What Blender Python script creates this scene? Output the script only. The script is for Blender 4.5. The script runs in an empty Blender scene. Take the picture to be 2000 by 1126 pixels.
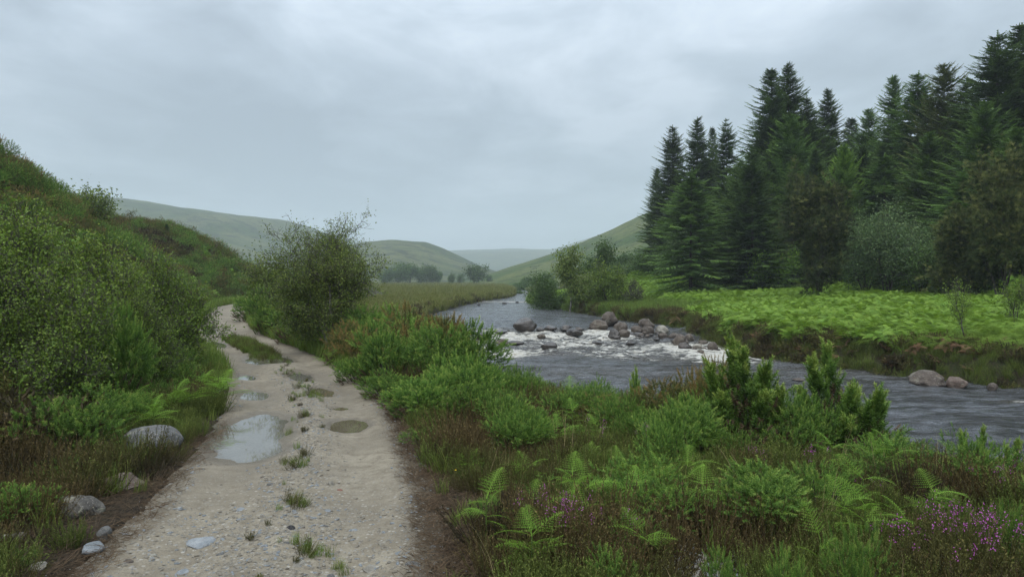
import bpy, math, random
import numpy as np
from mathutils import Vector
random.seed(7); rng = np.random.default_rng(7)
scene = bpy.context.scene
COL = scene.collection
EYE = 2.0
FPX = 1389.0

# ------------------------------------------------------------------ camera
cam_d = bpy.data.cameras.new('camera'); cam = bpy.data.objects.new('camera', cam_d); COL.objects.link(cam)
cam.location = (0, 0, EYE); cam.rotation_euler = (math.radians(90), 0, 0)
cam_d.sensor_width = 36; cam_d.lens = 25.0; cam_d.shift_y = -18 / 2000.0
cam_d.clip_start = 0.1; cam_d.clip_end = 20000
scene.camera = cam

# ------------------------------------------------------------------ view / light
scene.view_settings.view_transform = 'Standard'; scene.view_settings.look = 'None'
scene.view_settings.exposure = 0.0; scene.view_settings.gamma = 1.0
scene.view_settings.use_curve_mapping = False
scene.cycles.max_bounces = 5; scene.cycles.diffuse_bounces = 3; scene.cycles.glossy_bounces = 3
scene.cycles.transmission_bounces = 2; scene.cycles.transparent_max_bounces = 6; scene.cycles.volume_bounces = 2
scene.cycles.use_denoising = True
scene.cycles.sample_clamp_indirect = 4.0
try: scene.cycles.denoising_prefilter = 'ACCURATE'
except Exception: pass

SUN_EL, SUN_ROT = math.radians(58), math.radians(200)
world = bpy.data.worlds.new('World'); scene.world = world; world.use_nodes = True
wn, wl = world.node_tree.nodes, world.node_tree.links
wn.clear()
def W(t, **k):
    n = wn.new(t)
    for a, b in k.items(): setattr(n, a, b)
    return n
w_out = W('ShaderNodeOutputWorld'); w_bg = W('ShaderNodeBackground'); wl.new(w_bg.outputs[0], w_out.inputs[0])
w_sky = W('ShaderNodeTexSky'); w_sky.sky_type = 'NISHITA'; w_sky.sun_disc = False
w_sky.sun_elevation = SUN_EL; w_sky.sun_rotation = SUN_ROT
w_tc = W('ShaderNodeTexCoord'); w_sep = W('ShaderNodeSeparateXYZ'); wl.new(w_tc.outputs['Generated'], w_sep.inputs[0])
def wmath(op, a, b=None, c=None, clamp=False):
    n = W('ShaderNodeMath', operation=op); n.use_clamp = clamp
    for i, v in enumerate((a, b, c)):
        if v is None: continue
        if isinstance(v, (int, float)): n.inputs[i].default_value = v
        else: wl.new(v, n.inputs[i])
    return n.outputs[0]
zc = wmath('MAXIMUM', w_sep.outputs[2], 0.0)
den = wmath('ADD', zc, 0.16)
cx = wmath('DIVIDE', w_sep.outputs[0], den); cy = wmath('DIVIDE', w_sep.outputs[1], den)
w_cmb = W('ShaderNodeCombineXYZ'); wl.new(cx, w_cmb.inputs[0]); wl.new(cy, w_cmb.inputs[1])
def wnoise(scale, detail, rough, dist, loc):
    m = W('ShaderNodeMapping'); m.inputs['Location'].default_value = loc; m.inputs['Scale'].default_value = (1.0, 0.8, 1)
    wl.new(w_cmb.outputs[0], m.inputs[0])
    n = W('ShaderNodeTexNoise'); n.inputs['Scale'].default_value = scale; n.inputs['Detail'].default_value = detail
    n.inputs['Roughness'].default_value = rough; n.inputs['Distortion'].default_value = dist
    wl.new(m.outputs[0], n.inputs['Vector']); return n.outputs[0]
n1 = wnoise(0.75, 5, 0.5, 0.2, (3.1, 7.7, 0)); n2 = wnoise(2.2, 6, 0.55, 0.35, (11.3, 2.2, 0))
nn = wmath('ADD', wmath('MULTIPLY', n1, 0.62), wmath('MULTIPLY', n2, 0.38))
w_mr = W('ShaderNodeMapRange'); w_mr.inputs[1].default_value = 0.41; w_mr.inputs[2].default_value = 0.59
wl.new(nn, w_mr.inputs[0])
w_ramp = W('ShaderNodeValToRGB'); wl.new(w_mr.outputs[0], w_ramp.inputs[0])
e = w_ramp.color_ramp.elements
e[0].position = 0.0; e[0].color = (0.355, 0.42, 0.505, 1)
e[1].position = 1.0; e[1].color = (0.75, 0.84, 0.96, 1)
m_ = w_ramp.color_ramp.elements.new(0.5); m_.color = (0.51, 0.595, 0.70, 1)
# overcast luminance: darker towards the horizon, brighter to the zenith
w_g = W('ShaderNodeValToRGB'); wl.new(zc, w_g.inputs[0])
g = w_g.color_ramp.elements
g[0].position = 0.0; g[0].color = (0.47, 0.47, 0.47, 1); g[1].position = 1.0; g[1].color = (3.0, 2.92, 2.78, 1)
a_ = g.new(0.10); a_.color = (0.68, 0.68, 0.68, 1)
a_ = g.new(0.25); a_.color = (0.93, 0.93, 0.93, 1)
a_ = g.new(0.45); a_.color = (1.75, 1.72, 1.68, 1)
w_mul = W('ShaderNodeMix', data_type='RGBA', blend_type='MULTIPLY'); w_mul.inputs[0].default_value = 1
wl.new(w_ramp.outputs[0], w_mul.inputs[6]); wl.new(w_g.outputs[0], w_mul.inputs[7])
w_x10 = W('ShaderNodeMix', data_type='RGBA', blend_type='MULTIPLY'); w_x10.inputs[0].default_value = 1
w_x10.inputs[7].default_value = (10, 10, 10, 1); w_x10.clamp_result = False
wl.new(w_mul.outputs[2], w_x10.inputs[6])
w_mix = W('ShaderNodeMix', data_type='RGBA'); w_mix.inputs[0].default_value = 0.96
wl.new(w_sky.outputs[0], w_mix.inputs[6]); wl.new(w_x10.outputs[2], w_mix.inputs[7])
wl.new(w_mix.outputs[2], w_bg.inputs[0]); w_bg.inputs[1].default_value = 0.1

sun_d = bpy.data.lights.new('sun', 'SUN'); sun = bpy.data.objects.new('sun', sun_d); COL.objects.link(sun)
sun_d.energy = 1.5; sun_d.angle = math.radians(50); sun_d.color = (1.0, 0.96, 0.90)
sun.rotation_euler = (math.radians(90) - SUN_EL, 0, math.radians(180) - SUN_ROT + math.radians(0))

# ------------------------------------------------------------------ numeric helpers
def _hash(ix, iy, s):
    h = (ix.astype(np.int64) * 374761393 + iy.astype(np.int64) * 668265263 + s * 974634777) & 0xffffffff
    h = ((h ^ (h >> 13)) * 1274126177) & 0xffffffff
    return ((h ^ (h >> 16)) & 0xffffff) / float(0xffffff)
def vnoise(x, y, s=0):
    x = np.asarray(x, float); y = np.asarray(y, float)
    ix = np.floor(x); iy = np.floor(y); fx = x - ix; fy = y - iy
    u = fx * fx * fx * (fx * (fx * 6 - 15) + 10); v = fy * fy * fy * (fy * (fy * 6 - 15) + 10)
    a = _hash(ix, iy, s); b = _hash(ix + 1, iy, s); c = _hash(ix, iy + 1, s); d = _hash(ix + 1, iy + 1, s)
    return (a + (b - a) * u) + ((c + (d - c) * u) - (a + (b - a) * u)) * v
def fbm(x, y, s=0, o=4):
    t = 0.0; a = 1.0; n = 0.0
    for i in range(o):
        t = t + a * (vnoise(x, y, s + i * 17) - 0.5) * 2; n += a; a *= 0.5; x = x * 2.03 + 5.1; y = y * 2.03 + 1.7
    return t / n
def ss(a, b, x):
    t = np.clip((x - a) / (b - a), 0, 1); return t * t * (3 - 2 * t)
def seg_dist(x, y, pts):
    """distance to polyline, arc parameter, side (+ = left of direction)"""
    x = np.asarray(x, float); y = np.asarray(y, float)
    best = np.full(x.shape, 1e18); par = np.zeros(x.shape); side = np.zeros(x.shape); acc = 0.0
    for (x0, y0), (x1, y1) in zip(pts[:-1], pts[1:]):
        dx, dy = x1 - x0, y1 - y0; L = math.hypot(dx, dy)
        t = np.clip(((x - x0) * dx + (y - y0) * dy) / (L * L), 0, 1)
        qx = x0 + t * dx; qy = y0 + t * dy
        d = (x - qx) ** 2 + (y - qy) ** 2
        m = d < best
        best = np.where(m, d, best); par = np.where(m, acc + t * L, par)
        side = np.where(m, np.sign(dx * (y - y0) - dy * (x - x0)), side)
        acc += L
    return np.sqrt(best), par, side
def in_poly(x, y, poly):
    x = np.asarray(x, float); y = np.asarray(y, float); c = np.zeros(x.shape, bool)
    n = len(poly)
    for i in range(n):
        x0, y0 = poly[i]; x1, y1 = poly[(i + 1) % n]
        if y0 == y1: continue
        m = ((y0 > y) != (y1 > y)) & (x < (x1 - x0) * (y - y0) / (y1 - y0) + x0)
        c ^= m
    return c
def smooth_line(pts, n=6):
    """Catmull-Rom through the points"""
    P = [np.array(p, float) for p in pts]; P = [2 * P[0] - P[1]] + P + [2 * P[-1] - P[-2]]
    out = []
    for i in range(1, len(P) - 2):
        for k in range(n):
            t = k / n
            out.append(0.5 * ((2 * P[i]) + (P[i + 1] - P[i - 1]) * t + (2 * P[i - 1] - 5 * P[i] + 4 * P[i + 1] - P[i + 2]) * t * t + (3 * P[i] - P[i - 1] - 3 * P[i + 1] + P[i + 2]) * t ** 3))
    out.append(P[-2]); return [tuple(p) for p in out]
def X(px, Y): return (px - 1000.0) / FPX * Y

# ------------------------------------------------------------------ layout of the place
TRACK = smooth_line([(-1.55, -14), (-1.60, -6), (-1.65, 0), (-1.72, 4.0), (-1.74, 4.8), (-1.92, 6.1), (-2.25, 7.6), (-2.62, 9.2), (-3.15, 11.0), (-4.10, 13.6), (-6.1, 17.9), (-7.8, 21.0), (-10.7, 26.5), (-13.3, 32.7), (-16.6, 41.5), (-19.8, 50.5), (-21.7, 60), (-21.4, 67), (-18.5, 77), (-19.5, 92), (-25, 115), (-32, 150), (-42, 220)], 6)
TW = 1.17   # half width
RB = smooth_line([(2.6, 420), (1.8, 300), (3.0, 200), (3.4, 140), (2.2, 100), (1.9, 84), (3.6, 70), (6.4, 54), (8.0, 46), (9.0, 40.5), (9.2, 34.7), (9.2, 29.3), (9.8, 26.9), (10.7, 24.5), (12.3, 21.9), (14.3, 19.8), (20, 17.5), (35, 15), (80, 10)], 4)
LB = smooth_line([(-1.6, 420), (-1.6, 300), (0.2, 200), (0.5, 139), (-0.2, 112), (-4.0, 88), (-5.9, 66), (-6.4, 50), (-5.2, 42), (-3.2, 36), (-1.5, 28.7), (-0.5, 21.4), (0.8, 18.2), (2.8, 16.3), (4.6, 14.3), (6.1, 12.2), (7.6, 10.6), (10.5, 8.6), (18, 6), (35, 3), (80, -3)], 4)
RIVER = RB + LB[::-1]
FOOT = smooth_line([(-3.7, -14), (-3.7, -4), (-3.8, 3), (-4.3, 6), (-5.2, 9), (-6.6, 12), (-9.4, 19), (-13.0, 27), (-17.0, 38), (-21.4, 50), (-23.6, 57), (-23.9, 64), (-23.0, 74), (-28, 82), (-45, 87), (-80, 92), (-160, 120)], 4)
HILLP = FOOT + [(-900, 120), (-900, -14)]
def wlevel(y): return -1.08 + 0.28 * ss(34.0, 41.5, y) + 0.004 * np.clip(y - 42, 0, 400) * 0.0
def fields(x, y):
    dR, _, _ = seg_dist(x, y, RB); dL, _, _ = seg_dist(x, y, LB)
    inr = in_poly(x, y, RIVER); dr = np.minimum(dR, dL) * np.where(inr, -1, 1)
    right = dR < dL
    dt, tp, tside = seg_dist(x, y, TRACK)
    dh, hp, _ = seg_dist(x, y, FOOT); dh = dh * np.where(in_poly(x, y, HILLP), 1, -1)
    return dr, right, dt, dh, tp
HS, HM = 0.9, 11.0
def land_z(x, y, f=None, dig=True):
    x = np.asarray(x, float); y = np.asarray(y, float)
    dr, right, dt, dh, tp = f if f is not None else fields(x, y)
    # left side: track terrace, sinking gently to the river meadow
    zl = -0.38 * ss(1.5, 9, dt) * ss(9, 28, y) - 0.10 * ss(1.5, 4.5, dt) * (x > -3)
    # right side: fern field rising to the forest
    zr = -0.25 + 0.065 * np.clip(dr - 1.5, 0, 12) + 0.11 * np.clip(dr - 16, 0, 60) * ss(25, 60, y) + 0.05 * np.clip(dr - 20, 0, 60)
    zr = zr + 2.6 * ss(56, 92, y) * ss(5, 14, dr)
    zr = -0.35 + (zr + 0.35) * (1 - ss(170, 320, y))
    zl = zl - 0.92 * (1 - ss(0.2, 5.5, dr)) * (y < 40) * ss(1.4, 3.5, dt) * (1 - ss(22, 32, y)) * (dh < 0)
    z = np.where(right, zr, zl)
    z = z + 0.06 * fbm(x * 0.7, y * 0.7, 3) * ss(1.0, 2.2, dt) + 0.10 * fbm(x * 0.15, y * 0.15, 9) * ss(1.5, 5, dt)
    # hillside to the left of the track
    hp_ = np.clip(dh, 0, None)
    nh = fbm(x * 0.12, y * 0.12, 31, 4)
    bl = ss(42, 56, y); slope = (0.30 + 0.55 * ss(0, 3.5, hp_)) * (1 - bl) + HS * bl + 0.08 * nh; HH = 24 * (1 - bl) + HM * bl
    hz = np.where(dh > 0, HH * (1 - np.exp(-hp_ * slope / HH)), 0)
    hz = hz * (0.45 + 0.55 * ss(6, 30, y) + 0.07 * ss(20, 34, y) * (1 - ss(44, 58, y))) + np.where(dh > 0, 0.9 * nh * ss(0, 6, hp_), 0)
    z = z + hz
    bw = np.where(right, 1.1 + 0.9 * (y < 45), 0.8)
    t = ss(-0.25, 1, (dr + 0.25) / bw * 1.0)
    t = ss(0, 1, (dr + 0.45 + 0.3 * fbm(x * 0.7, y * 0.7, 71)) / bw)
    z = -2.0 + (z + 2.0) * t
    if dig:
        z = z - 0.30 * (1 - ss(TW - 0.15, TW + 0.12, dt)) * (y < 24) - 0.16 * (1 - ss(TW + 0.3, TW + 1.0, dt)) * (y >= 24)
    return z
def zat(x, y):
    return float(land_z(np.array([x]), np.array([y]), dig=False)[0])

# ------------------------------------------------------------------ mesh helpers
def mesh(name, V, F, mats, tint=None, smooth=False, fmat=None, attrs=None):
    V = np.asarray(V, np.float32); F = np.asarray(F, np.int32)
    me = bpy.data.meshes.new(name); k = F.shape[1]
    me.vertices.add(len(V)); me.vertices.foreach_set('co', V.ravel())
    me.loops.add(F.size); me.loops.foreach_set('vertex_index', F.ravel())
    me.polygons.add(len(F)); me.polygons.foreach_set('loop_start', np.arange(0, F.size, k, dtype=np.int32))
    try: me.polygons.foreach_set('loop_total', np.full(len(F), k, np.int32))
    except Exception: pass
    for m in (mats if isinstance(mats, (list, tuple)) else [mats]): me.materials.append(m)
    if fmat is not None: me.polygons.foreach_set('material_index', np.asarray(fmat, np.int32))
    me.polygons.foreach_set('use_smooth', np.full(len(F), bool(smooth)))
    at = dict(attrs or {})
    if tint is not None: at['tint'] = tint
    for n, v in at.items():
        a = me.attributes.new(n, 'FLOAT', 'POINT'); a.data.foreach_set('value', np.asarray(v, np.float32))
    me.update(calc_edges=True); me.validate()
    return me
def obj(name, me, parent=None, loc=(0, 0, 0), rz=0, sc=1, link=True, **props):
    o = bpy.data.objects.new(name, me)
    if link: COL.objects.link(o)
    if parent is not None: o.parent = parent
    o.location = loc; o.rotation_euler = (0, 0, rz)
    o.scale = (sc, sc, sc) if isinstance(sc, (int, float)) else sc
    for k, v in props.items():
        if v is not None: o[k] = v
    return o
def thing(name, label, cat, loc=(0, 0, 0), rz=0, sc=1, group=None, me=None):
    return obj(name, me, None, loc, rz, sc, label=label, category=cat, group=group)
def norm(v): return v / np.maximum(np.linalg.norm(v, axis=-1, keepdims=True), 1e-9)
def basis(Y, roll=None):
    """(n,3,3) with columns X,Y,Z; Y axis along given dirs; Z as near up as possible, rolled"""
    Y = norm(Y); up = np.tile(np.array([0, 0, 1.0]), (len(Y), 1))
    up[np.abs(Y[:, 2]) > 0.98] = (0, 1, 0)
    Xa = norm(np.cross(Y, up)); Z = np.cross(Xa, Y)
    if roll is not None:
        c, s = np.cos(roll)[:, None], np.sin(roll)[:, None]
        Xa, Z = Xa * c + Z * s, Z * c - Xa * s
    return np.stack([Xa, Y, Z], axis=2)
class Buf:
    def __init__(s): s.V = []; s.F = []; s.T = []; s.n = 0
    def add(s, V, F, T):
        V = np.asarray(V, float); s.V.append(V); s.F.append(np.asarray(F) + s.n); s.n += len(V)
        s.T.append(np.full(len(V), T) if np.isscalar(T) else np.asarray(T))
    def scatter(s, tpl, R, P, S, T=None):
        tv, tf, tt = tpl; n = len(P)
        if n == 0: return
        S = np.broadcast_to(S, (n,)) if np.ndim(S) < 2 else S
        v = tv[None] * (S[:, None, None] if np.ndim(S) == 1 else S[:, None, :])
        v = np.einsum('nij,nkj->nki', R, v) + P[:, None, :]
        f = tf[None] + (np.arange(n) * len(tv))[:, None, None]
        t = np.tile(tt, (n, 1)) + (0 if T is None else np.broadcast_to(T, (n,))[:, None])
        s.add(v.reshape(-1, 3), f.reshape(-1, 3), t.ravel())
    def tubes(s, A, B, ra, rb, n=5, T=0.5):
        A = np.asarray(A, float); B = np.asarray(B, float)
        if len(A) == 0: return
        R = basis(B - A); m = len(A); ang = np.arange(n) / n * 2 * np.pi
        ring = np.stack([np.cos(ang), np.zeros(n), np.sin(ang)], 1)
        r = np.einsum('nij,kj->nki', R, ring)
        va = A[:, None] + r * np.asarray(ra)[:, None, None]; vb = B[:, None] + r * np.asarray(rb)[:, None, None]
        v = np.concatenate([va, vb], 1)
        i = np.arange(n); j = (i + 1) % n
        f = np.concatenate([np.stack([i, j, j + n], 1), np.stack([i, j + n, i + n], 1)])
        F = f[None] + (np.arange(m) * 2 * n)[:, None, None]
        s.add(v.reshape(-1, 3), F.reshape(-1, 3), T)
    def get(s): return np.concatenate(s.V), np.concatenate(s.F), np.concatenate(s.T)
    def tpl(s): return s.get()
    def mesh(s, name, mat, smooth=False):
        V, F, T = s.get(); return mesh(name, V, F, mat, T, smooth)
def rdir(n, r, zmin=-1, zmax=1):
    z = r.uniform(zmin, zmax, n); a = r.uniform(0, 2 * np.pi, n); q = np.sqrt(1 - z * z)
    return np.stack([q * np.cos(a), q * np.sin(a), z], 1)

# ------------------------------------------------------------------ materials
class NT:
    def __init__(s, name):
        s.m = bpy.data.materials.new(name); s.m.use_nodes = True; s.t = s.m.node_tree; s.t.nodes.clear()
        s.out = s.n('ShaderNodeOutputMaterial')
    def n(s, t, **k):
        x = s.t.nodes.new(t)
        for a, b in k.items(): setattr(x, a, b)
        return x
    def l(s, a, b): s.t.links.new(a, b)
    def setv(s, i, v):
        if isinstance(v, (int, float)): i.default_value = v
        elif isinstance(v, tuple): i.default_value = v if len(v) == len(i.default_value) else v + (1,)
        else: s.l(v, i)
    def math(s, op, a, b=None, c=None, clamp=False):
        x = s.n('ShaderNodeMath', operation=op); x.use_clamp = clamp
        for i, v in enumerate((a, b, c)):
            if v is not None: s.setv(x.inputs[i], v)
        return x.outputs[0]
    def mix(s, f, a, b, mode='MIX'):
        x = s.n('ShaderNodeMix', data_type='RGBA', blend_type=mode)
        s.setv(x.inputs[0], f); s.setv(x.inputs[6], a); s.setv(x.inputs[7], b); return x.outputs[2]
    def attr(s, nm): return s.n('ShaderNodeAttribute', attribute_name=nm).outputs['Fac']
    def pos(s): return s.n('ShaderNodeNewGeometry').outputs['Position']
    def objc(s): return s.n('ShaderNodeTexCoord').outputs['Object']
    def rnd(s): return s.n('ShaderNodeObjectInfo').outputs['Random']
    def noise(s, vec, scale, detail=4, rough=0.55, dist=0, stretch=None):
        if stretch is not None:
            m = s.n('ShaderNodeMapping'); m.inputs['Scale'].default_value = stretch; s.l(vec, m.inputs[0]); vec = m.outputs[0]
        x = s.n('ShaderNodeTexNoise'); s.l(vec, x.inputs['Vector'])
        x.inputs['Scale'].default_value = scale; x.inputs['Detail'].default_value = detail
        x.inputs['Roughness'].default_value = rough; x.inputs['Distortion'].default_value = dist
        return x.outputs[0]
    def vor(s, vec, scale, out='Distance', feat='F1'):
        x = s.n('ShaderNodeTexVoronoi', feature=feat); s.l(vec, x.inputs['Vector']); x.inputs['Scale'].default_value = scale
        return x.outputs[out]
    def rng(s, v, a, b, c=0.0, d=1.0):
        x = s.n('ShaderNodeMapRange'); s.setv(x.inputs[0], v)
        for i, q in enumerate((a, b, c, d)): x.inputs[i + 1].default_value = q
        return x.outputs[0]
    def ramp(s, v, stops):
        x = s.n('ShaderNodeValToRGB'); s.l(v, x.inputs[0]); e = x.color_ramp.elements
        while len(e) > 1: e.remove(e[0])
        e[0].position, e[0].color = stops[0][0], tuple(stops[0][1]) + (1,)
        for p, c in stops[1:]:
            q = e.new(p); q.color = tuple(c) + (1,)
        return x.outputs[0]
    def bump(s, h, strength=0.5, dist=0.05, nrm=None):
        b = s.n('ShaderNodeBump'); s.l(h, b.inputs['Height']); b.inputs['Strength'].default_value = strength; b.inputs['Distance'].default_value = dist
        if nrm is not None: s.l(nrm, b.inputs['Normal'])
        return b.outputs[0]
    def pbr(s, col, rough=0.8, spec=0.3, nrm=None, **k):
        p = s.n('ShaderNodeBsdfPrincipled'); s.setv(p.inputs['Base Color'], col); s.setv(p.inputs['Roughness'], rough)
        s.setv(p.inputs['Specular IOR Level'], spec)
        if nrm is not None: s.l(nrm, p.inputs['Normal'])
        for a, b in k.items(): s.setv(p.inputs[a.replace('_', ' ')], b)
        return p.outputs[0]
    def done(s, sh): s.l(sh, s.out.inputs[0]); return s.m

def leafmat(name, stops, trans=0.25, rough=0.6, spec=0.12, rnd=0.5, gain=1.3):
    """stops along tint 0..1; every copy varies a little"""
    t = NT(name)
    r = t.rnd()
    v = t.math('ADD', t.attr('tint'), t.math('MULTIPLY', t.math('SUBTRACT', r, 0.5), rnd * 0.35), clamp=True)
    c = t.ramp(v, [(p, tuple(q * gain for q in col)) for p, col in stops])
    hs = t.n('ShaderNodeHueSaturation'); t.l(c, hs.inputs['Color'])
    t.l(t.rng(r, 0, 1, 0.5 - 0.012 * rnd, 0.5 + 0.012 * rnd), hs.inputs['Hue']); t.l(t.rng(t.math('FRACT', t.math('MULTIPLY', r, 7.3)), 0, 1, 1 - 0.25 * rnd, 1 + 0.25 * rnd), hs.inputs['Value'])
    c = hs.outputs[0]
    p = t.pbr(c, rough, spec)
    tr = t.n('ShaderNodeBsdfTranslucent'); t.l(t.mix(1.0, c, (1.0, 1.0, 0.6), 'MULTIPLY'), tr.inputs[0])
    mx = t.n('ShaderNodeMixShader'); mx.inputs[0].default_value = trans
    t.l(p, mx.inputs[1]); t.l(tr.outputs[0], mx.inputs[2])
    return t.done(mx.outputs[0])
G = 1.0
M = {}
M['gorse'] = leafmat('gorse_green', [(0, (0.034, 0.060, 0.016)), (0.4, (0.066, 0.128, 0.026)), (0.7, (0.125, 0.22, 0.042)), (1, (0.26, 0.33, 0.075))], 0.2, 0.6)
M['gorse_brown'] = leafmat('gorse_faded', [(0, (0.05, 0.05, 0.02)), (0.4, (0.075, 0.095, 0.028)), (0.7, (0.13, 0.115, 0.040)), (1, (0.24, 0.155, 0.055))], 0.15, 0.7)
M['deadwood'] = leafmat('dead_spines', [(0, (0.045, 0.032, 0.022)), (1, (0.13, 0.09, 0.055))], 0.05, 0.9)
M['bracken'] = leafmat('bracken_green', [(0, (0.060, 0.12, 0.020)), (0.5, (0.13, 0.25, 0.032)), (1, (0.24, 0.37, 0.055))], 0.35, 0.55)
M['bracken_field'] = leafmat('bracken_field', [(0, (0.040, 0.092, 0.015)), (0.5, (0.125, 0.222, 0.030)), (1, (0.24, 0.33, 0.06))], 0.35, 0.6)
M['bracken_dead'] = leafmat('bracken_dead', [(0, (0.05, 0.030, 0.02)), (0.5, (0.10, 0.058, 0.034)), (1, (0.17, 0.105, 0.055))], 0.15, 0.9)
M['heather'] = leafmat('heather_olive', [(0, (0.034, 0.032, 0.013)), (0.5, (0.075, 0.072, 0.023)), (0.8, (0.115, 0.11, 0.035)), (1, (0.17, 0.13, 0.05))], 0.12, 0.8)
M['heather_dark'] = leafmat('heather_dark', [(0, (0.020, 0.018, 0.011)), (0.5, (0.045, 0.038, 0.020)), (1, (0.10, 0.07, 0.04))], 0.1, 0.85)
M['heather_red'] = leafmat('heather_red', [(0, (0.040, 0.029, 0.015)), (0.5, (0.083, 0.062, 0.026)), (1, (0.14, 0.105, 0.045))], 0.1, 0.85)
M['heather_green'] = leafmat('heather_green', [(0, (0.036, 0.048, 0.014)), (0.5, (0.085, 0.110, 0.025)), (1, (0.17, 0.19, 0.05))], 0.1, 0.85)
M['grass'] = leafmat('grass_green', [(0, (0.055, 0.085, 0.018)), (0.5, (0.095, 0.14, 0.026)), (1, (0.20, 0.21, 0.06))], 0.3, 0.6)
M['grass_bright'] = leafmat('grass_bright', [(0, (0.055, 0.10, 0.02)), (0.5, (0.095, 0.155, 0.03)), (1, (0.17, 0.23, 0.05))], 0.3, 0.6)
M['grass_meadow'] = leafmat('grass_meadow', [(0, (0.060, 0.078, 0.020)), (0.5, (0.10, 0.122, 0.032)), (1, (0.20, 0.18, 0.075))], 0.25, 0.75)
M['straw'] = leafmat('straw', [(0, (0.20, 0.15, 0.08)), (1, (0.42, 0.34, 0.19))], 0.2, 0.8)
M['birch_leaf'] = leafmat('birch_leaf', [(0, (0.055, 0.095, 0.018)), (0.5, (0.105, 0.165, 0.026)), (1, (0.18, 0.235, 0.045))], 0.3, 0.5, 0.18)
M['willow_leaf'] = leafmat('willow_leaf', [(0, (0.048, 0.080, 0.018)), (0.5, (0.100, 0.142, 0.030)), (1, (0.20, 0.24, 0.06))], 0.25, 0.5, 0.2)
M['far_leaf'] = leafmat('far_leaf', [(0, (0.035, 0.07, 0.022)), (1, (0.09, 0.145, 0.04))], 0.2, 0.7)
M['sallow_leaf'] = leafmat('sallow_leaf', [(0, (0.045, 0.08, 0.032)), (0.5, (0.085, 0.135, 0.055)), (1, (0.15, 0.20, 0.085))], 0.2, 0.7)
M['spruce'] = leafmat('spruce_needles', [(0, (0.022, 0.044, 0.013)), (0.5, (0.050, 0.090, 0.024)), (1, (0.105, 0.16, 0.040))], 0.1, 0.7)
M['spruce_mid'] = leafmat('spruce_mid', [(0, (0.034, 0.070, 0.016)), (0.5, (0.080, 0.145, 0.032)), (1, (0.15, 0.235, 0.055))], 0.12, 0.7)
M['spruce_blue'] = leafmat('spruce_blue', [(0, (0.022, 0.055, 0.035)), (0.5, (0.040, 0.095, 0.055)), (1, (0.07, 0.14, 0.075))], 0.1, 0.7)
M['spruce_olive'] = leafmat('spruce_olive', [(0, (0.045, 0.065, 0.022)), (0.5, (0.085, 0.11, 0.035)), (1, (0.14, 0.16, 0.055))], 0.1, 0.7)
M['larch'] = leafmat('larch_needles', [(0, (0.055, 0.11, 0.018)), (0.5, (0.12, 0.22, 0.034)), (1, (0.20, 0.32, 0.05))], 0.25, 0.7)
M['pine'] = leafmat('pine_needles', [(0, (0.018, 0.028, 0.012)), (0.45, (0.036, 0.055, 0.018)), (0.75, (0.085, 0.10, 0.032)), (1, (0.17, 0.18, 0.06))], 0.08, 0.8)
M['petal'] = leafmat('bell_petal', [(0, (0.18, 0.03, 0.16)), (0.5, (0.34, 0.07, 0.32)), (1, (0.46, 0.15, 0.44))], 0.3, 0.6)
M['petal_yellow'] = leafmat('yellow_petal', [(0, (0.6, 0.42, 0.02)), (1, (0.8, 0.6, 0.05))], 0.3, 0.6)

def barkmat(name, a, b, scale=14):
    t = NT(name); o = t.objc()
    n = t.noise(o, scale, 5, 0.6, 0, (1, 1, 0.35)); h = t.noise(o, scale * 5, 3)
    c = t.mix(t.rng(n, 0.38, 0.62), a, b)
    return t.done(t.pbr(c, 0.85, 0.2, t.bump(h, 0.5, 0.01)))
M['bark_dark'] = barkmat('bark_dark', (0.035, 0.028, 0.022), (0.11, 0.10, 0.085))
M['bark_pale'] = barkmat('bark_pale', (0.08, 0.07, 0.06), (0.38, 0.36, 0.32), 9)
M['stem_green'] = barkmat('stem_green', (0.06, 0.10, 0.02), (0.10, 0.15, 0.03), 20)

def rockmat(name, cols, lichen=0.0, wet=False, speck=0.5):
    t = NT(name); o = t.objc(); r = t.rnd()
    off = t.n('ShaderNodeVectorMath', operation='ADD'); t.l(o, off.inputs[0])
    cmb = t.n('ShaderNodeCombineXYZ'); 
    for i in range(3): t.l(t.math('MULTIPLY', r, 13.0 + 7 * i), cmb.inputs[i])
    t.l(cmb.outputs[0], off.inputs[1]); v = off.outputs[0]
    n = t.noise(v, 1.6, 6, 0.62, 0.4); c = t.ramp(n, [(0.30, cols[0]), (0.5, cols[1]), (0.70, cols[2])])
    sp = t.noise(v, 26, 3, 0.7); c = t.mix(t.math('MULTIPLY', t.rng(sp, 0.55, 0.68), speck), c, (0.42, 0.38, 0.34))
    sp2 = t.noise(v, 34, 2, 0.7); c = t.mix(t.math('MULTIPLY', t.rng(sp2, 0.56, 0.66), speck), c, (0.04, 0.04, 0.045))
    if lichen:
        l1 = t.noise(v, 3.2, 6, 0.7, 1.2); c = t.mix(t.math('MULTIPLY', t.rng(l1, 0.56, 0.62), lichen), c, (0.30, 0.29, 0.22))
        l2 = t.noise(v, 2.1, 6, 0.7, 0.9); c = t.mix(t.math('MULTIPLY', t.rng(l2, 0.60, 0.68), lichen), c, (0.035, 0.035, 0.03))
        l3 = t.noise(v, 4.0, 5, 0.7, 0.9); c = t.mix(t.math('MULTIPLY', t.rng(l3, 0.63, 0.70), lichen * 0.7), c, (0.24, 0.13, 0.05))
    h = t.math('ADD', t.noise(v, 5, 7, 0.62), t.math('MULTIPLY', sp, 0.25))
    return t.done(t.pbr(c, 0.22 if wet else 0.85, 0.5 if wet else 0.25, t.bump(h, 0.6, 0.06)))
M['rock_grey'] = rockmat('rock_grey', [(0.07, 0.07, 0.07), (0.125, 0.125, 0.12), (0.18, 0.178, 0.168)], 0.35)
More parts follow.
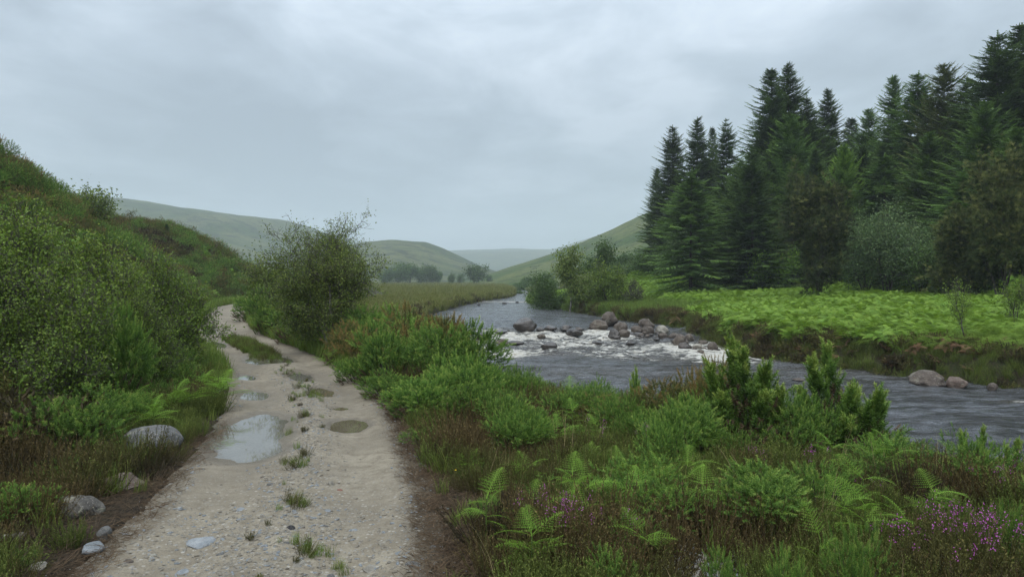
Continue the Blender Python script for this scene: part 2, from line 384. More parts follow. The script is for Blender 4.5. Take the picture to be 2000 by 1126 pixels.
M['rock_pink'] = rockmat('rock_pink', [(0.085, 0.060, 0.048), (0.15, 0.11, 0.09), (0.20, 0.155, 0.13)], 0.7)
M['rock_lichen'] = rockmat('rock_lichen', [(0.062, 0.058, 0.052), (0.125, 0.115, 0.098), (0.18, 0.165, 0.14)], 1.0)
M['rock_wet'] = rockmat('rock_wet', [(0.022, 0.020, 0.018), (0.045, 0.038, 0.032), (0.08, 0.062, 0.05)], 0.0, True, 0.25)
M['rock_brown'] = rockmat('rock_brown', [(0.045, 0.036, 0.030), (0.095, 0.076, 0.062), (0.15, 0.125, 0.10)], 0.4)
M['rock_pale'] = rockmat('rock_pale', [(0.16, 0.145, 0.12), (0.26, 0.24, 0.20), (0.36, 0.34, 0.29)], 0.5)
M['rock_lichen2'] = rockmat('rock_lichen2', [(0.055, 0.056, 0.056), (0.105, 0.106, 0.103), (0.16, 0.158, 0.148)], 0.75)
M['stone_blue'] = rockmat('stone_blue', [(0.15, 0.17, 0.18), (0.24, 0.26, 0.275), (0.36, 0.38, 0.39)], 0.2)
M['stone_black'] = rockmat('stone_black', [(0.018, 0.018, 0.02), (0.03, 0.03, 0.032), (0.05, 0.05, 0.05)], 0.0)
M['stone_red'] = rockmat('stone_red', [(0.16, 0.07, 0.05), (0.24, 0.11, 0.08), (0.30, 0.17, 0.12)], 0.0)
M['pebble'] = rockmat('pebble', [(0.17, 0.15, 0.115), (0.25, 0.222, 0.175), (0.34, 0.315, 0.265)], 0.0)

# ground
t = NT('ground'); p = t.pos()
a = t.noise(p, 1.3, 6, 0.6); b = t.noise(p, 14, 5, 0.65); c = t.mix(t.rng(a, 0.35, 0.65), (0.050, 0.038, 0.024), (0.045, 0.060, 0.020))
c = t.mix(t.rng(b, 0.45, 0.7), c, (0.085, 0.065, 0.042))
far = t.noise(p, 0.05, 5, 0.6); gr = t.mix(t.rng(far, 0.35, 0.65), (0.085, 0.115, 0.03), (0.13, 0.14, 0.05))
c = t.mix(t.attr('meadow'), c, gr)
c = t.mix(t.attr('dirt'), c, t.mix(t.rng(t.noise(p, 38, 5, 0.75, 0.6, (1, .35, 1)), 0.42, 0.62), (0.034, 0.025, 0.016), (0.115, 0.086, 0.055)))
M['ground'] = t.done(t.pbr(c, 0.95, 0.15, t.bump(t.math('ADD', b, t.noise(p, 45, 4, 0.7)), 1.0, 0.09)))
# track
t = NT('track_gravel'); p = t.pos()
big = t.noise(p, 0.9, 5, 0.6); med = t.noise(p, 7, 5, 0.65); fine = t.noise(p, 55, 4, 0.7)
v = t.vor(p, 42); v2 = t.vor(p, 95)
c = t.mix(t.rng(big, 0.35, 0.65), (0.30, 0.262, 0.195), (0.20, 0.172, 0.128))
c = t.mix(t.rng(med, 0.42, 0.68), c, (0.185, 0.155, 0.110))
stones = t.vor(p, 30, 'Color'); sg = t.n('ShaderNodeSeparateColor'); t.l(stones, sg.inputs[0])
edge = t.rng(v, 0.35, 0.6)
c = t.mix(t.math('MULTIPLY', t.rng(sg.outputs[0], 0.55, 0.9), t.math('MULTIPLY', t.attr('stony'), t.rng(t.vor(p, 30), 0.5, 0.3))), c, t.mix(sg.outputs[1], (0.25, 0.24, 0.22), (0.42, 0.39, 0.33)))
c = t.mix(t.math('MULTIPLY', t.rng(fine, 0.52, 0.72), 0.6), c, (0.13, 0.105, 0.08))
c = t.mix(t.attr('dirt'), c, t.mix(t.rng(t.noise(p, 38, 5, 0.75, 0.6, (1, .35, 1)), 0.42, 0.62), (0.040, 0.030, 0.019), (0.13, 0.10, 0.065)))
c = t.mix(t.math('MULTIPLY', t.attr('wet'), 0.60), c, (0.10, 0.078, 0.052))
rg = t.mix(t.attr('wet'), (0.92, 0.92, 0.92), (0.35, 0.35, 0.35))
h = t.math('ADD', t.math('MULTIPLY', v, -0.7), t.math('ADD', t.math('MULTIPLY', med, 1.2), fine))
M['track'] = t.done(t.pbr(c, rg, 0.35, t.bump(h, 0.55, 0.035)))
# puddle
t = NT('puddle_water'); p = t.pos()
c = t.mix(t.rng(t.noise(p, 3, 3), 0.3, 0.7), (0.105, 0.088, 0.055), (0.15, 0.13, 0.09))
M['puddle_sky_tint'] = None
M['puddle'] = t.done(t.pbr(c, 0.03, 0.5, t.bump(t.noise(p, 9, 2), 0.03, 0.01), IOR=1.75))
t = NT('puddle_sky_tint'); p = t.pos()
c = t.mix(t.rng(t.noise(p, 3, 3), 0.3, 0.7), (0.13, 0.12, 0.098), (0.17, 0.158, 0.13))  # muddy water, base colour paled to stand in for reflected sky
M['puddle_sky_tint'] = t.done(t.pbr(c, 0.03, 0.5, t.bump(t.noise(p, 9, 2), 0.02, 0.01), IOR=2.0))
# river
t = NT('river_water'); p = t.pos()
ch = t.attr('foam')
w1 = t.noise(p, 2.0, 6, 0.62, 0.8, (0.5, 1, 1)); w2 = t.noise(p, 8, 5, 0.65, 0.4, (0.5, 1, 1)); w3 = t.noise(p, 0.55, 4, 0.55, 0.6, (0.4, 1, 1))
f1 = t.noise(p, 2.6, 8, 0.72, 1.4, (0.45, 1, 1)); f2 = t.noise(p, 9, 6, 0.75, 1.0, (0.6, 1, 1))
ff = t.math('ADD', t.math('MULTIPLY', f1, 0.72), t.math('MULTIPLY', f2, 0.28))
fm = t.math('SUBTRACT', t.math('ADD', ff, t.math('MULTIPLY', ch, 0.33)), 0.70)
fm = t.rng(fm, 0.0, 0.06)
base = t.mix(t.rng(t.noise(p, 1.5, 5, 0.65, 0.8, (0.4, 1.2, 1)), 0.42, 0.60), (0.022, 0.023, 0.024), (0.135, 0.145, 0.160))  # reflected-sky tone put into the base colour as pale blue-grey patches
base = t.mix(t.math('MULTIPLY', ch, 0.7), base, (0.10, 0.075, 0.045))
foamc = t.mix(t.rng(f2, 0.4, 0.6), (0.50, 0.46, 0.36), (0.88, 0.86, 0.80))
c = t.mix(fm, base, foamc)
rg = t.mix(fm, (0.13, 0.13, 0.13), (0.75, 0.75, 0.75))
h = t.math('ADD', t.math('ADD', w1, t.math('MULTIPLY', w2, 0.45)), t.math('MULTIPLY', w3, 1.6)); h = t.math('ADD', h, t.math('MULTIPLY', fm, 0.5))
M['river'] = t.done(t.pbr(c, rg, 0.5, t.bump(h, 1.0, 0.55), IOR=1.6))
# hills
def hillmat(name, a, b, d, sc=0.02):
    t = NT(name); p = t.pos()
    n1 = t.noise(p, sc, 7, 0.65, 0.5); n2 = t.noise(p, sc * 6, 6, 0.7, 0.3); n3 = t.noise(p, sc * 30, 5, 0.7)
    c = t.mix(t.rng(n1, 0.44, 0.57), a, b); c = t.mix(t.rng(n2, 0.50, 0.60), c, d)
    c = t.mix(t.rng(n3, 0.50, 0.62), c, a)
    return t.done(t.pbr(c, 0.95, 0.1, t.bump(t.math('ADD', n2, t.math('MULTIPLY', n3, 0.4)), 0.7, 0.06 / sc)))
M['hill'] = hillmat('hill_grass', (0.050, 0.078, 0.024), (0.120, 0.132, 0.052), (0.026, 0.034, 0.020), 0.010)
M['hill_near'] = hillmat('hill_near', (0.055, 0.095, 0.022), (0.135, 0.150, 0.050), (0.030, 0.047, 0.018), 0.022)
# ================================================================== SETTING
def axis(lo, hi, step, near, g):
    """fine spacing to `near`, growing beyond"""
    a = [0.0]
    while a[-1] < hi: a.append(a[-1] + (step if a[-1] < near else max(step, (a[-1] - near) * g + step)))
    b = [0.0]
    while b[-1] > lo: b.append(b[-1] - (step if -b[-1] < near else max(step, (-b[-1] - near) * g + step)))
    return np.array(b[::-1][:-1] + a)
gx = axis(-2600, 2600, 0.16, 8, 0.022) - 1.0
gy = axis(-14, 5200, 0.16, 15, 0.022)
GX, GY = np.meshgrid(gx, gy); fx, fy = GX.ravel(), GY.ravel()
Fd = fields(fx, fy); gz = land_z(fx, fy, Fd)
gz = np.where(fy > 400, -0.35, gz) if False else gz
nx, ny = len(gx), len(gy)
ii = (np.arange(ny - 1)[:, None] * nx + np.arange(nx - 1)[None]).ravel()
dr, rt, dt, dh, tp = Fd
meadow = ss(22, 34, fy) * np.where(rt, ss(6, 10, dr) * ss(80, 160, fy), ss(2.5, 5, dt) * (dh < 0)) * ss(1.0, 2.0, dr)
meadow = np.maximum(meadow, ss(120, 200, fy))
dirt = (1 - ss(TW + 0.25, TW + 1.0, dt + 0.25 * fbm(fx * 1.5, fy * 1.5, 5))) * (fy < 26)
obj('ground', mesh('ground', np.stack([fx, fy, gz], 1), np.stack([ii, ii + 1, ii + nx + 1, ii + nx], 1), M['ground'], smooth=True, attrs={'meadow': meadow, 'dirt': dirt}), kind='structure')

# ---- track
PUD = [  # px, Y, half across, half along, label
    (492, 9.35, 0.60, 1.42, 'largest puddle, mirroring the pale sky in the left rut of the gravel track'),
    (677, 9.85, 0.30, 0.50, 'shallow brown puddle in the right rut, level with the far end of the largest puddle'),
    (628, 12.75, 0.20, 0.62, 'small oval green-brown puddle alone in the right rut, beyond the tiny one'),
    (584, 14.8, 0.26, 0.95, 'long dark puddle with a ragged edge on the right half of the track'),
    (524, 17.9, 0.60, 1.25, 'wide puddle across the track just before the grassy middle strip'),
    (493, 12.35, 0.28, 0.55, 'narrow bright puddle in the left rut beside the fern clump'),
    (480, 14.6, 0.20, 0.5, 'sliver of bright water beyond the fern clump at the left edge'),
    (661, 11.1, 0.12, 0.20, 'tiniest muddy puddle in the right rut between two bigger puddles'),
    (422, 22.0, 0.30, 1.2, 'wet patch of water in the left rut beside the grassy middle strip'),
    (408, 27.5, 0.30, 1.8, 'farthest wet streak of water in the left rut before the bend'),
]
TP = np.array(smooth_line(TRACK, 8))
seg = np.linalg.norm(np.diff(TP, axis=0), axis=1); cum = np.r_[0, np.cumsum(seg)]
s_ = [float(np.interp(0, [0], [0]))]; L = cum[-1]
svals = [0.0]
while svals[-1] < L - 0.5:
    yv = abs(np.interp(svals[-1], cum, TP[:, 1])); svals.append(svals[-1] + (0.055 if yv < 12 else 0.055 + (yv - 12) * 0.010))
svals = np.array(svals)
cxs = np.interp(svals, cum, TP[:, 0]); cys = np.interp(svals, cum, TP[:, 1])
tx = np.gradient(cxs); ty = np.gradient(cys); tl = np.hypot(tx, ty); tx /= tl; ty /= tl
k = 48; off = np.linspace(-1.75, 1.75, k)
px_ = cxs[:, None] + ty[:, None] * off[None]; py_ = cys[:, None] - tx[:, None] * off[None]
x = px_.ravel(); y = py_.ravel(); o_ = np.tile(off, len(svals))
TREF = [(0, 0, 0)]
def track_local(x, y):
    """height and wetness of the track surface at (x, y) with cross offset from the centre line"""
    d, par, side = seg_dist(x, y, TRACK); o = -d * side   # + = right of the travel direction
    z = 0.015 + 0.0 * x
    rut = np.exp(-((o - 0.62) / 0.24) ** 2) + np.exp(-((o + 0.60) / 0.24) ** 2)
    z = z - 0.045 * rut + 0.01 + 0.02 * np.exp(-(o / 0.22) ** 2)
    z = z + 0.012 * fbm(x * 1.6, y * 1.6, 41) + 0.006 * fbm(x * 9, y * 9, 43, 3)
    ed = np.abs(o) + 0.10 * fbm(x * 1.3, y * 1.3, 47) + 0.05 * fbm(x * 6, y * 6, 49, 2)
    z = z - 0.22 * ss(TW - 0.02, TW + 0.45, ed)
    z = np.where(ed < TW, np.maximum(z, -0.026), z)
    wet = np.zeros_like(z)
    for pxx, Y, a, b, _ in PUD:
        X0 = X(pxx, Y); i = np.argmin((TP[:, 0] - X0) ** 2 + (TP[:, 1] - Y) ** 2); t_ = TP[min(i + 1, len(TP) - 1)] - TP[max(i - 1, 0)]; t_ = t_ / np.hypot(*t_)
        u = (x - X0) * t_[0] + (y - Y) * t_[1]; v = (x - X0) * t_[1] - (y - Y) * t_[0]
        r = np.sqrt((u / b) ** 2 + (v / a) ** 2) + 0.34 * fbm(x * 1.7 / a ** .5, y * 1.2 / a ** .5, 53, 5)
        # flatten to the water line, then sink below it
        f = 1 - ss(1.0, 1.5, r)
        z = z * (1 - f) + np.maximum(-0.026, z * .5 - .013) * f - 0.06 * (1 - ss(0.5, 1.12, r))
        wet = np.maximum(wet, 1 - ss(1.0, 1.25, r))
    return z, o, wet, ed
PZ = -0.034
tz, oo, wet, ed = track_local(x, y)
tz = tz + (land_z(x, y, dig=False) * 1.0) * 0 
wet = np.maximum(wet, 0.55 * np.exp(-((oo + 0.6) / 0.26) ** 2) * ss(-.1, .35, fbm(x * .5, y * .35, 57, 3)) + 0.4 * np.exp(-((oo - 0.62) / 0.22) ** 2) * ss(0, .4, fbm(x * .5 + 9, y * .35, 58, 3)))
dirt_t = ss(TW - 0.28, TW + 0.05, ed) * np.where(o_ > 0, 1.0, 0.45)
stony = np.clip(np.exp(-(oo / 0.35) ** 2) + (1 - ss(5.5, 8.5, y)), 0, 1)
n_ = len(svals); ii = (np.arange(n_ - 1)[:, None] * k + np.arange(k - 1)[None]).ravel()
obj('track', mesh('track', np.stack([x, y, tz], 1), np.stack([ii, ii + 1, ii + k + 1, ii + k], 1), M['track'], smooth=True,
    attrs={'wet': wet, 'dirt': dirt_t, 'stony': stony}), kind='structure')
for pxx, Y, a, b, lab in PUD:
    X0 = X(pxx, Y); i = np.argmin((TP[:, 0] - X0) ** 2 + (TP[:, 1] - Y) ** 2); t_ = TP[i + 1] - TP[i - 1]; ang = math.atan2(t_[1], t_[0])
    th = np.linspace(0, 2 * np.pi, 40, endpoint=False); R = 1.3
    ring = np.stack([np.cos(th) * b * R, np.sin(th) * a * R, np.zeros(40)], 1); low = ring * 0.98; low[:, 2] = -0.04
    V = np.concatenate([[[0, 0, 0]], ring, low, [[0, 0, -0.05]]]); F = []
    for q in range(40):
        r = (q + 1) % 40; F += [(0, 1 + q, 1 + r), (1 + q, 41 + q, 41 + r), (1 + q, 41 + r, 1 + r), (81, 41 + r, 41 + q)]
    thing('puddle', lab, 'puddle', (X0, Y, PZ), ang, me=mesh('puddle', V, F, M['puddle' if X0 > -2.9 - (Y - 9) * .23 else 'puddle_sky_tint']), group='puddles in the ruts of the track')

# ---- river
def river_z(x, y):
    z = wlevel(y)
    rap = ss(25.5, 29, y) * (1 - ss(40.0, 41.8, y)); far = np.exp(-((y - 88) / 5) ** 2) + 0.8 * np.exp(-((y - 150) / 14) ** 2)
    n = fbm(x * 1.1, y * 0.9, 61, 4); n2 = fbm(x * 0.45, y * 1.2, 67, 3)
    z = z + rap * (0.19 * n + 0.11 * n2) + far * 0.10 * n
    calm = 1 - rap
    z = z + calm * (0.075 * fbm(x * 0.6 + y * .2, y * 1.3, 63, 3) + 0.045 * fbm(x * 2.0, y * 4.0, 65, 3)) * (1 - ss(30, 60, y) * 0.6)
    lip = np.exp(-((y - 40.4 + 0.5 * fbm(x * 0.5, 0 * y, 99)) / 0.55) ** 2) * 0.06
    return z + lip, rap, far
ry = [3.0]
while ry[-1] < 420: ry.append(ry[-1] + (0.11 if ry[-1] < 44 else 0.11 + (ry[-1] - 44) * 0.014))
ry = np.array(ry); us = np.linspace(0, 1, 150)
LBa, RBa = np.array(LB), np.array(RB)
ys_l = np.interp(ry, LBa[::-1, 1], LBa[::-1, 0]); 
rx_r = np.interp(ry, RBa[::-1, 1], RBa[::-1, 0])
lx = ys_l - 1.2; rx = np.minimum(rx_r, 34) + 1.6
xg = (lx[:, None] * (1 - us) + rx[:, None] * us); yg = np.repeat(ry[:, None], len(us), 1)
x = xg.ravel(); y = yg.ravel(); z, rap, far = river_z(x, y)
cen = 1 - ss(0.2, 1.2, np.abs((x - (-0.2 + 0)) * 0))
zone = ss(25.0, 28.2, y + 2.2 * fbm(x * 0.4, y * 0.1, 81)) * (1 - ss(39.3, 40.9, y + 0.6 * fbm(x * 0.5, y * 0.2, 83)))
zone *= 1 - 0.75 * ss(5.6, 8.5, x) * ss(33, 36, y)
zone = zone * (0.60 + 0.40 * ss(-0.5, 0.5, fbm(x * 0.35, y * 0.35, 87)))
zone = np.maximum(zone, 0.75 * np.exp(-((y - 88) / 3.5) ** 2)); zone = np.maximum(zone, 0.65 * np.exp(-((y - 150) / 16) ** 2))
zone = np.maximum(zone, 0.35 * np.exp(-((y - 23.5) / 2.5) ** 2)); 
zone = np.maximum(zone, 0.8 * np.exp(-(((x - 12.6) / 0.5) ** 2 + ((y - 17.6) / 0.35) ** 2)))
k = len(us); n_ = len(ry); ii = (np.arange(n_ - 1)[:, None] * k + np.arange(k - 1)[None]).ravel()
obj('river_water', mesh('river_water', np.stack([x, y, z], 1), np.stack([ii, ii + 1, ii + k + 1, ii + k], 1), M['river'], smooth=True, attrs={'foam': zone}), kind='structure')

# ---- far hills: each a solid ridge with a front and a back slope
def hill(name, crest, base_front, back, mat, rough, seed, nu=160, nv=44):
    """crest: (px, py, Y) points; the front foot lies at depth Y*base_front"""
    c = np.array([(X(a, Y), Y, EYE + (545 - b) / FPX * Y) for a, b, Y in crest])
    s = np.r_[0, np.cumsum(np.linalg.norm(np.diff(c, axis=0), axis=1))]; u = np.linspace(0, s[-1], nu)
    C = np.stack([np.interp(u, s, c[:, i]) for i in range(3)], 1)
    for _ in range(3):
        Cs = C.copy(); Cs[1:-1] = (C[:-2] + C[1:-1] * 2 + C[2:]) / 4; C = Cs
    V = []
    for j in range(nv):
        t = j / (nv - 1)
        if t <= 0.7:
            q = t / 0.7; w = np.sin(q * np.pi / 2) ** 1.15
            yy = C[:, 1] * (base_front + (1 - base_front) * q); xx = C[:, 0] * (base_front + (1 - base_front) * q) if False else C[:, 0]
            zz = -3 + (C[:, 2] + 3) * w
        else:
            q = (t - 0.7) / 0.3; yy = C[:, 1] * (1 + back * q); xx = C[:, 0]; zz = C[:, 2] - (C[:, 2] + 6) * q ** 1.6; w = 1 - q
        nz = fbm(xx * rough, yy * rough, seed, 6) * np.clip(C[:, 2], 0, None) * 0.15 * np.sin(np.pi * min(t / 0.7, 1) * 0.97) + fbm(xx * rough * 6, yy * rough * 6, seed + 5, 4) * C[:, 2] * 0.022
        V.append(np.stack([xx, yy, zz + nz], 1))
    V = np.concatenate(V); ii = (np.arange(nv - 1)[:, None] * nu + np.arange(nu - 1)[None]).ravel()
    return obj(name, mesh(name, V, np.stack([ii, ii + 1, ii + nu + 1, ii + nu], 1), mat, smooth=True), kind='structure')
hill('hill', [(-500, 330, 1150), (-100, 352, 1150), (150, 386, 1150), (200, 391, 1150), (260, 400, 1150), (340, 407, 1150), (380, 413, 1150), (420, 421, 1150), (500, 428, 1150), (580, 434, 1150), (620, 450, 1150), (680, 478, 1150), (730, 505, 1150), (780, 545, 1150)], 0.42, 0.6, M['hill'], 0.004, 201)
hill('hill', [(560, 560, 900), (640, 520, 880), (700, 489, 870), (745, 477, 870), (790, 474, 870), (840, 478, 870), (870, 488, 870), (900, 502, 870), (930, 516, 870), (960, 527, 870), (1000, 541, 870), (1040, 556, 870)], 0.55, 0.5, M['hill'], 0.005, 221)
hill('hill', [(600, 470, 2600), (800, 474, 2600), (880, 490, 2600), (940, 487, 2600), (1000, 485, 2600), (1080, 486, 2600), (1200, 450, 2600), (1400, 400, 2600)], 0.6, 0.3, M['hill'], 0.002, 241)
hill('hill', [(870, 570, 640), (930, 549, 640), (960, 535, 600), (1000, 521, 560), (1050, 505, 540), (1100, 487, 520), (1150, 466, 500), (1200, 446, 480), (1250, 421, 460), (1300, 400, 440), (1400, 372, 430), (1550, 350, 430), (1800, 330, 430), (2300, 310, 430), (2800, 320, 430)], 0.38, 0.5, M['hill_near'], 0.009, 261, nu=220, nv=60)

# ---- haze: one closed box of even, thin air
def haze():
    x0, x1, y0, y1, z0, z1 = -3300, 3300, -60, 5600, -18, 420
    V = [(x0, y0, z0), (x1, y0, z0), (x1, y1, z0), (x0, y1, z0), (x0, y0, z1), (x1, y0, z1), (x1, y1, z1), (x0, y1, z1)]
    F = [(0, 3, 2, 1), (4, 5, 6, 7), (0, 1, 5, 4), (1, 2, 6, 5), (2, 3, 7, 6), (3, 0, 4, 7)]
    m = bpy.data.materials.new('haze_air'); m.use_nodes = True; n = m.node_tree; n.nodes.clear()
    o = n.nodes.new('ShaderNodeOutputMaterial'); v = n.nodes.new('ShaderNodeVolumePrincipled')
    v.inputs['Color'].default_value = (0.86, 0.94, 1.0, 1); v.inputs['Density'].default_value = 0.00045; v.inputs['Anisotropy'].default_value = 0.1
    n.links.new(v.outputs[0], o.inputs['Volume'])
    obj('haze', mesh('haze', V, F, m), kind='stuff')
haze()
# ================================================================== PLANT SHAPES
LEAF = (np.array([[0, 0, 0], [-0.32, 0.45, 0.05], [0, 1, 0], [0.32, 0.45, 0.05]], float), np.array([[0, 1, 2], [0, 2, 3]]), np.zeros(4))
def blade(n, h, w, lean, r, spread, tint=(0.2, 0.9)):
    b = Buf(); p = rdir(n, r, 0, 0.01) * (spread * np.sqrt(r.random((n, 1)))); p[:, 2] = -0.02
    a = r.uniform(0, 2 * np.pi, n); d = np.stack([np.cos(a), np.sin(a), np.zeros(n)], 1)
    H = h * r.uniform(0.5, 1.1, n)[:, None]; Ln = lean * r.uniform(0.1, 1, n)[:, None]
    side = np.stack([-d[:, 1], d[:, 0], np.zeros(n)], 1) * (w / 2)
    up = np.array([0, 0, 1.0])
    m1 = p + up * H * 0.45 + d * H * Ln * 0.25; m2 = p + up * H * 0.8 + d * H * Ln * 0.6; tp = p + up * H * (1 - 0.15 * Ln) + d * H * Ln * 1.05
    V = np.stack([p - side, p + side, m1 - side * .8, m1 + side * .8, m2 - side * .45, m2 + side * .45, tp], 1)
    F = np.array([[0, 1, 3], [0, 3, 2], [2, 3, 5], [2, 5, 4], [4, 5, 6]])[None] + (np.arange(n) * 7)[:, None, None]
    t = np.repeat(r.uniform(tint[0], tint[1], n)[:, None], 7, 1) + np.array([-.1, -.1, 0, 0, .05, .05, .12])
    b.add(V.reshape(-1, 3), F.reshape(-1, 3), t.ravel()); return b
def heather_tuft(r, n=46, h=0.34, leaf=0.0085, tips=0.0):
    """upright wiry shoots, each with tight tiny leaves"""
    b = Buf(); base = rdir(n, r, 0, 0.01) * (0.16 * np.sqrt(r.random((n, 1)))); base[:, 2] = -0.02
    d = norm(np.stack([base[:, 0] * 3.2, base[:, 1] * 3.2, np.ones(n)], 1) + r.normal(0, 0.16, (n, 3)))
    Ls = h * r.uniform(0.55, 1.15, n); tip = base + d * Ls[:, None]
    b.tubes(base, tip, np.full(n, 0.003), np.full(n, 0.0015), 3, 0.3)
    m = 20; tt = np.linspace(0.22, 1.0, m)
    P = (base[:, None] + d[:, None] * Ls[:, None, None] * tt[None, :, None]).reshape(-1, 3)
    D = norm(np.repeat(d, m, 0) * 1.0 + rdir(len(P), r) * 0.9)
    tn = np.repeat(r.uniform(0.1, 0.7, n), m) + np.tile((tt - 0.5) * 0.35, n) + r.normal(0, 0.08, n * m)
    b.scatter(LEAF, basis(D, r.uniform(0, 6.28, len(P))), P, (r.uniform(0.8, 1.5, len(P)) * leaf * 1.9)[:, None] * np.array([[.62, 1, 1]]), tn)
    return b
def frond_tpl(r, L=1.0, pairs=13, sub=8, wide=0.36, curl=0.25, lod=0):
    """bracken / fern frond along +Y, flat in XY, arching down; triangular outline"""
    b = Buf(); tt = np.linspace(0.16, 0.97, pairs)
    def spine(t): return np.stack([np.zeros_like(t), t * L * (1 - 0.12 * t * t), -curl * L * t ** 2.2 + 0.10 * L * t], -1)
    q = np.linspace(0, 1, 9); S = spine(q); b.tubes(S[:-1], S[1:], 0.007 * (1 - q[:-1] * .8) * L, 0.007 * (1 - q[1:] * .8) * L, 3, 0.75)
    for s in (-1, 1):
        for i, t0 in enumerate(tt):
            o = spine(np.array([t0]))[0]; l = wide * L * (1 - t0) ** 0.85 * (0.55 + 0.45 * min(1, t0 / 0.22)) * r.uniform(0.9, 1.08) + 0.015 * L
            d = np.array([s * 1.0, 0.42 + 0.3 * t0, -0.10 - r.uniform(0, .15)]); d /= np.linalg.norm(d)
            n = max(2, int(sub * (1 - t0 * 0.75)))
            if lod:
                side = np.array([0, 1, 0]) * (L * 0.036); e = o + d * l
                V = np.array([o - side * .7, o + side * .7, o + d * l * .5 + side * .75 + [0, 0, -.01], e, o + d * l * .5 - side * .75])
                b.add(V, [[0, 1, 2], [0, 2, 4], [4, 2, 3]], 0.45 + 0.25 * t0 + r.normal(0, .06)); continue
            u = (np.arange(n) + 0.6) / n; c = o + d[None] * (l * u)[:, None]; c[:, 2] -= 0.10 * l * u ** 2
            pl = L * 0.040 * (1 - u * 0.72) * (0.65 + 0.35 * (1 - t0))
            for s2 in (-1, 1):
                dd = norm(np.stack([np.full(n, d[0] * 0.45), np.full(n, s2 * 1.0 + 0.25), np.full(n, -0.05)], 1) + r.normal(0, .06, (n, 3)))
                R = basis(dd, np.full(n, 0.0)); b.scatter(LEAF, R, c, np.stack([pl * 0.85, pl, pl], 1), 0.4 + 0.3 * t0 + r.normal(0, 0.07, n))
            b.tubes([o], [o + d * l * 0.95 + [0, 0, -.09 * l]], [0.0028 * L], [0.001 * L], 3, 0.7)
    return b.get()
def bracken_clump(r, n=5, lod=1, h=0.75, L=0.62):
    b = Buf(); f = [frond_tpl(r, 1.0, 11 if lod else 12, 7, 0.42, r.uniform(.2, .4), lod) for _ in range(2)]
    for i in range(n):
        a = i / n * 6.28 + r.uniform(-.6, .6); H = h * r.uniform(0.6, 1.0); p0 = np.array([r.uniform(-.08, .08), r.uniform(-.08, .08), -0.03])
        d = np.array([math.cos(a), math.sin(a), 0]); p1 = p0 + [0, 0, H] + d * H * .18
        b.tubes([p0], [p1], [0.006], [0.004], 3, 0.3)
        for j, (aa, ll) in enumerate(((0, 1), (0.9, .62), (-0.9, .62))):
            if lod == 2 and j: continue
            dd = np.array([math.cos(a + aa), math.sin(a + aa), 0.22 if j == 0 else 0.05])
            b.scatter(f[j % 2], basis(norm(dd[None]), np.array([r.uniform(-.3, .3)])), p1[None] * (1 if j == 0 else 0.93), L * ll * r.uniform(.8, 1.15), [r.uniform(-.15, .2)])
    return b
def shoot_tpl(r, L=1.0, n=90, needle=0.13, rad=0.02):
    """one gorse shoot along +Y covered in short spines"""
    b = Buf(); b.tubes([[0, 0, 0]], [[0, L, 0]], [rad], [rad * .4], 3, 0.25)
    t = np.linspace(0.02, 1.0, n); ang = np.arange(n) * 2.4
    P = np.stack([np.zeros(n), t * L, np.zeros(n)], 1)
    D = np.stack([np.cos(ang), 0.55 + 0.5 * t, np.sin(ang)], 1) + r.normal(0, .18, (n, 3))
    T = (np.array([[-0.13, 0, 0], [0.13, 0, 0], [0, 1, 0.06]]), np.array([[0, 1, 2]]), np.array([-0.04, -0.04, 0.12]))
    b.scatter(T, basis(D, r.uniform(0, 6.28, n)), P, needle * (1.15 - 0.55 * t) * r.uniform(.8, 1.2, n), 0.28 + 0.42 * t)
    return b.get()
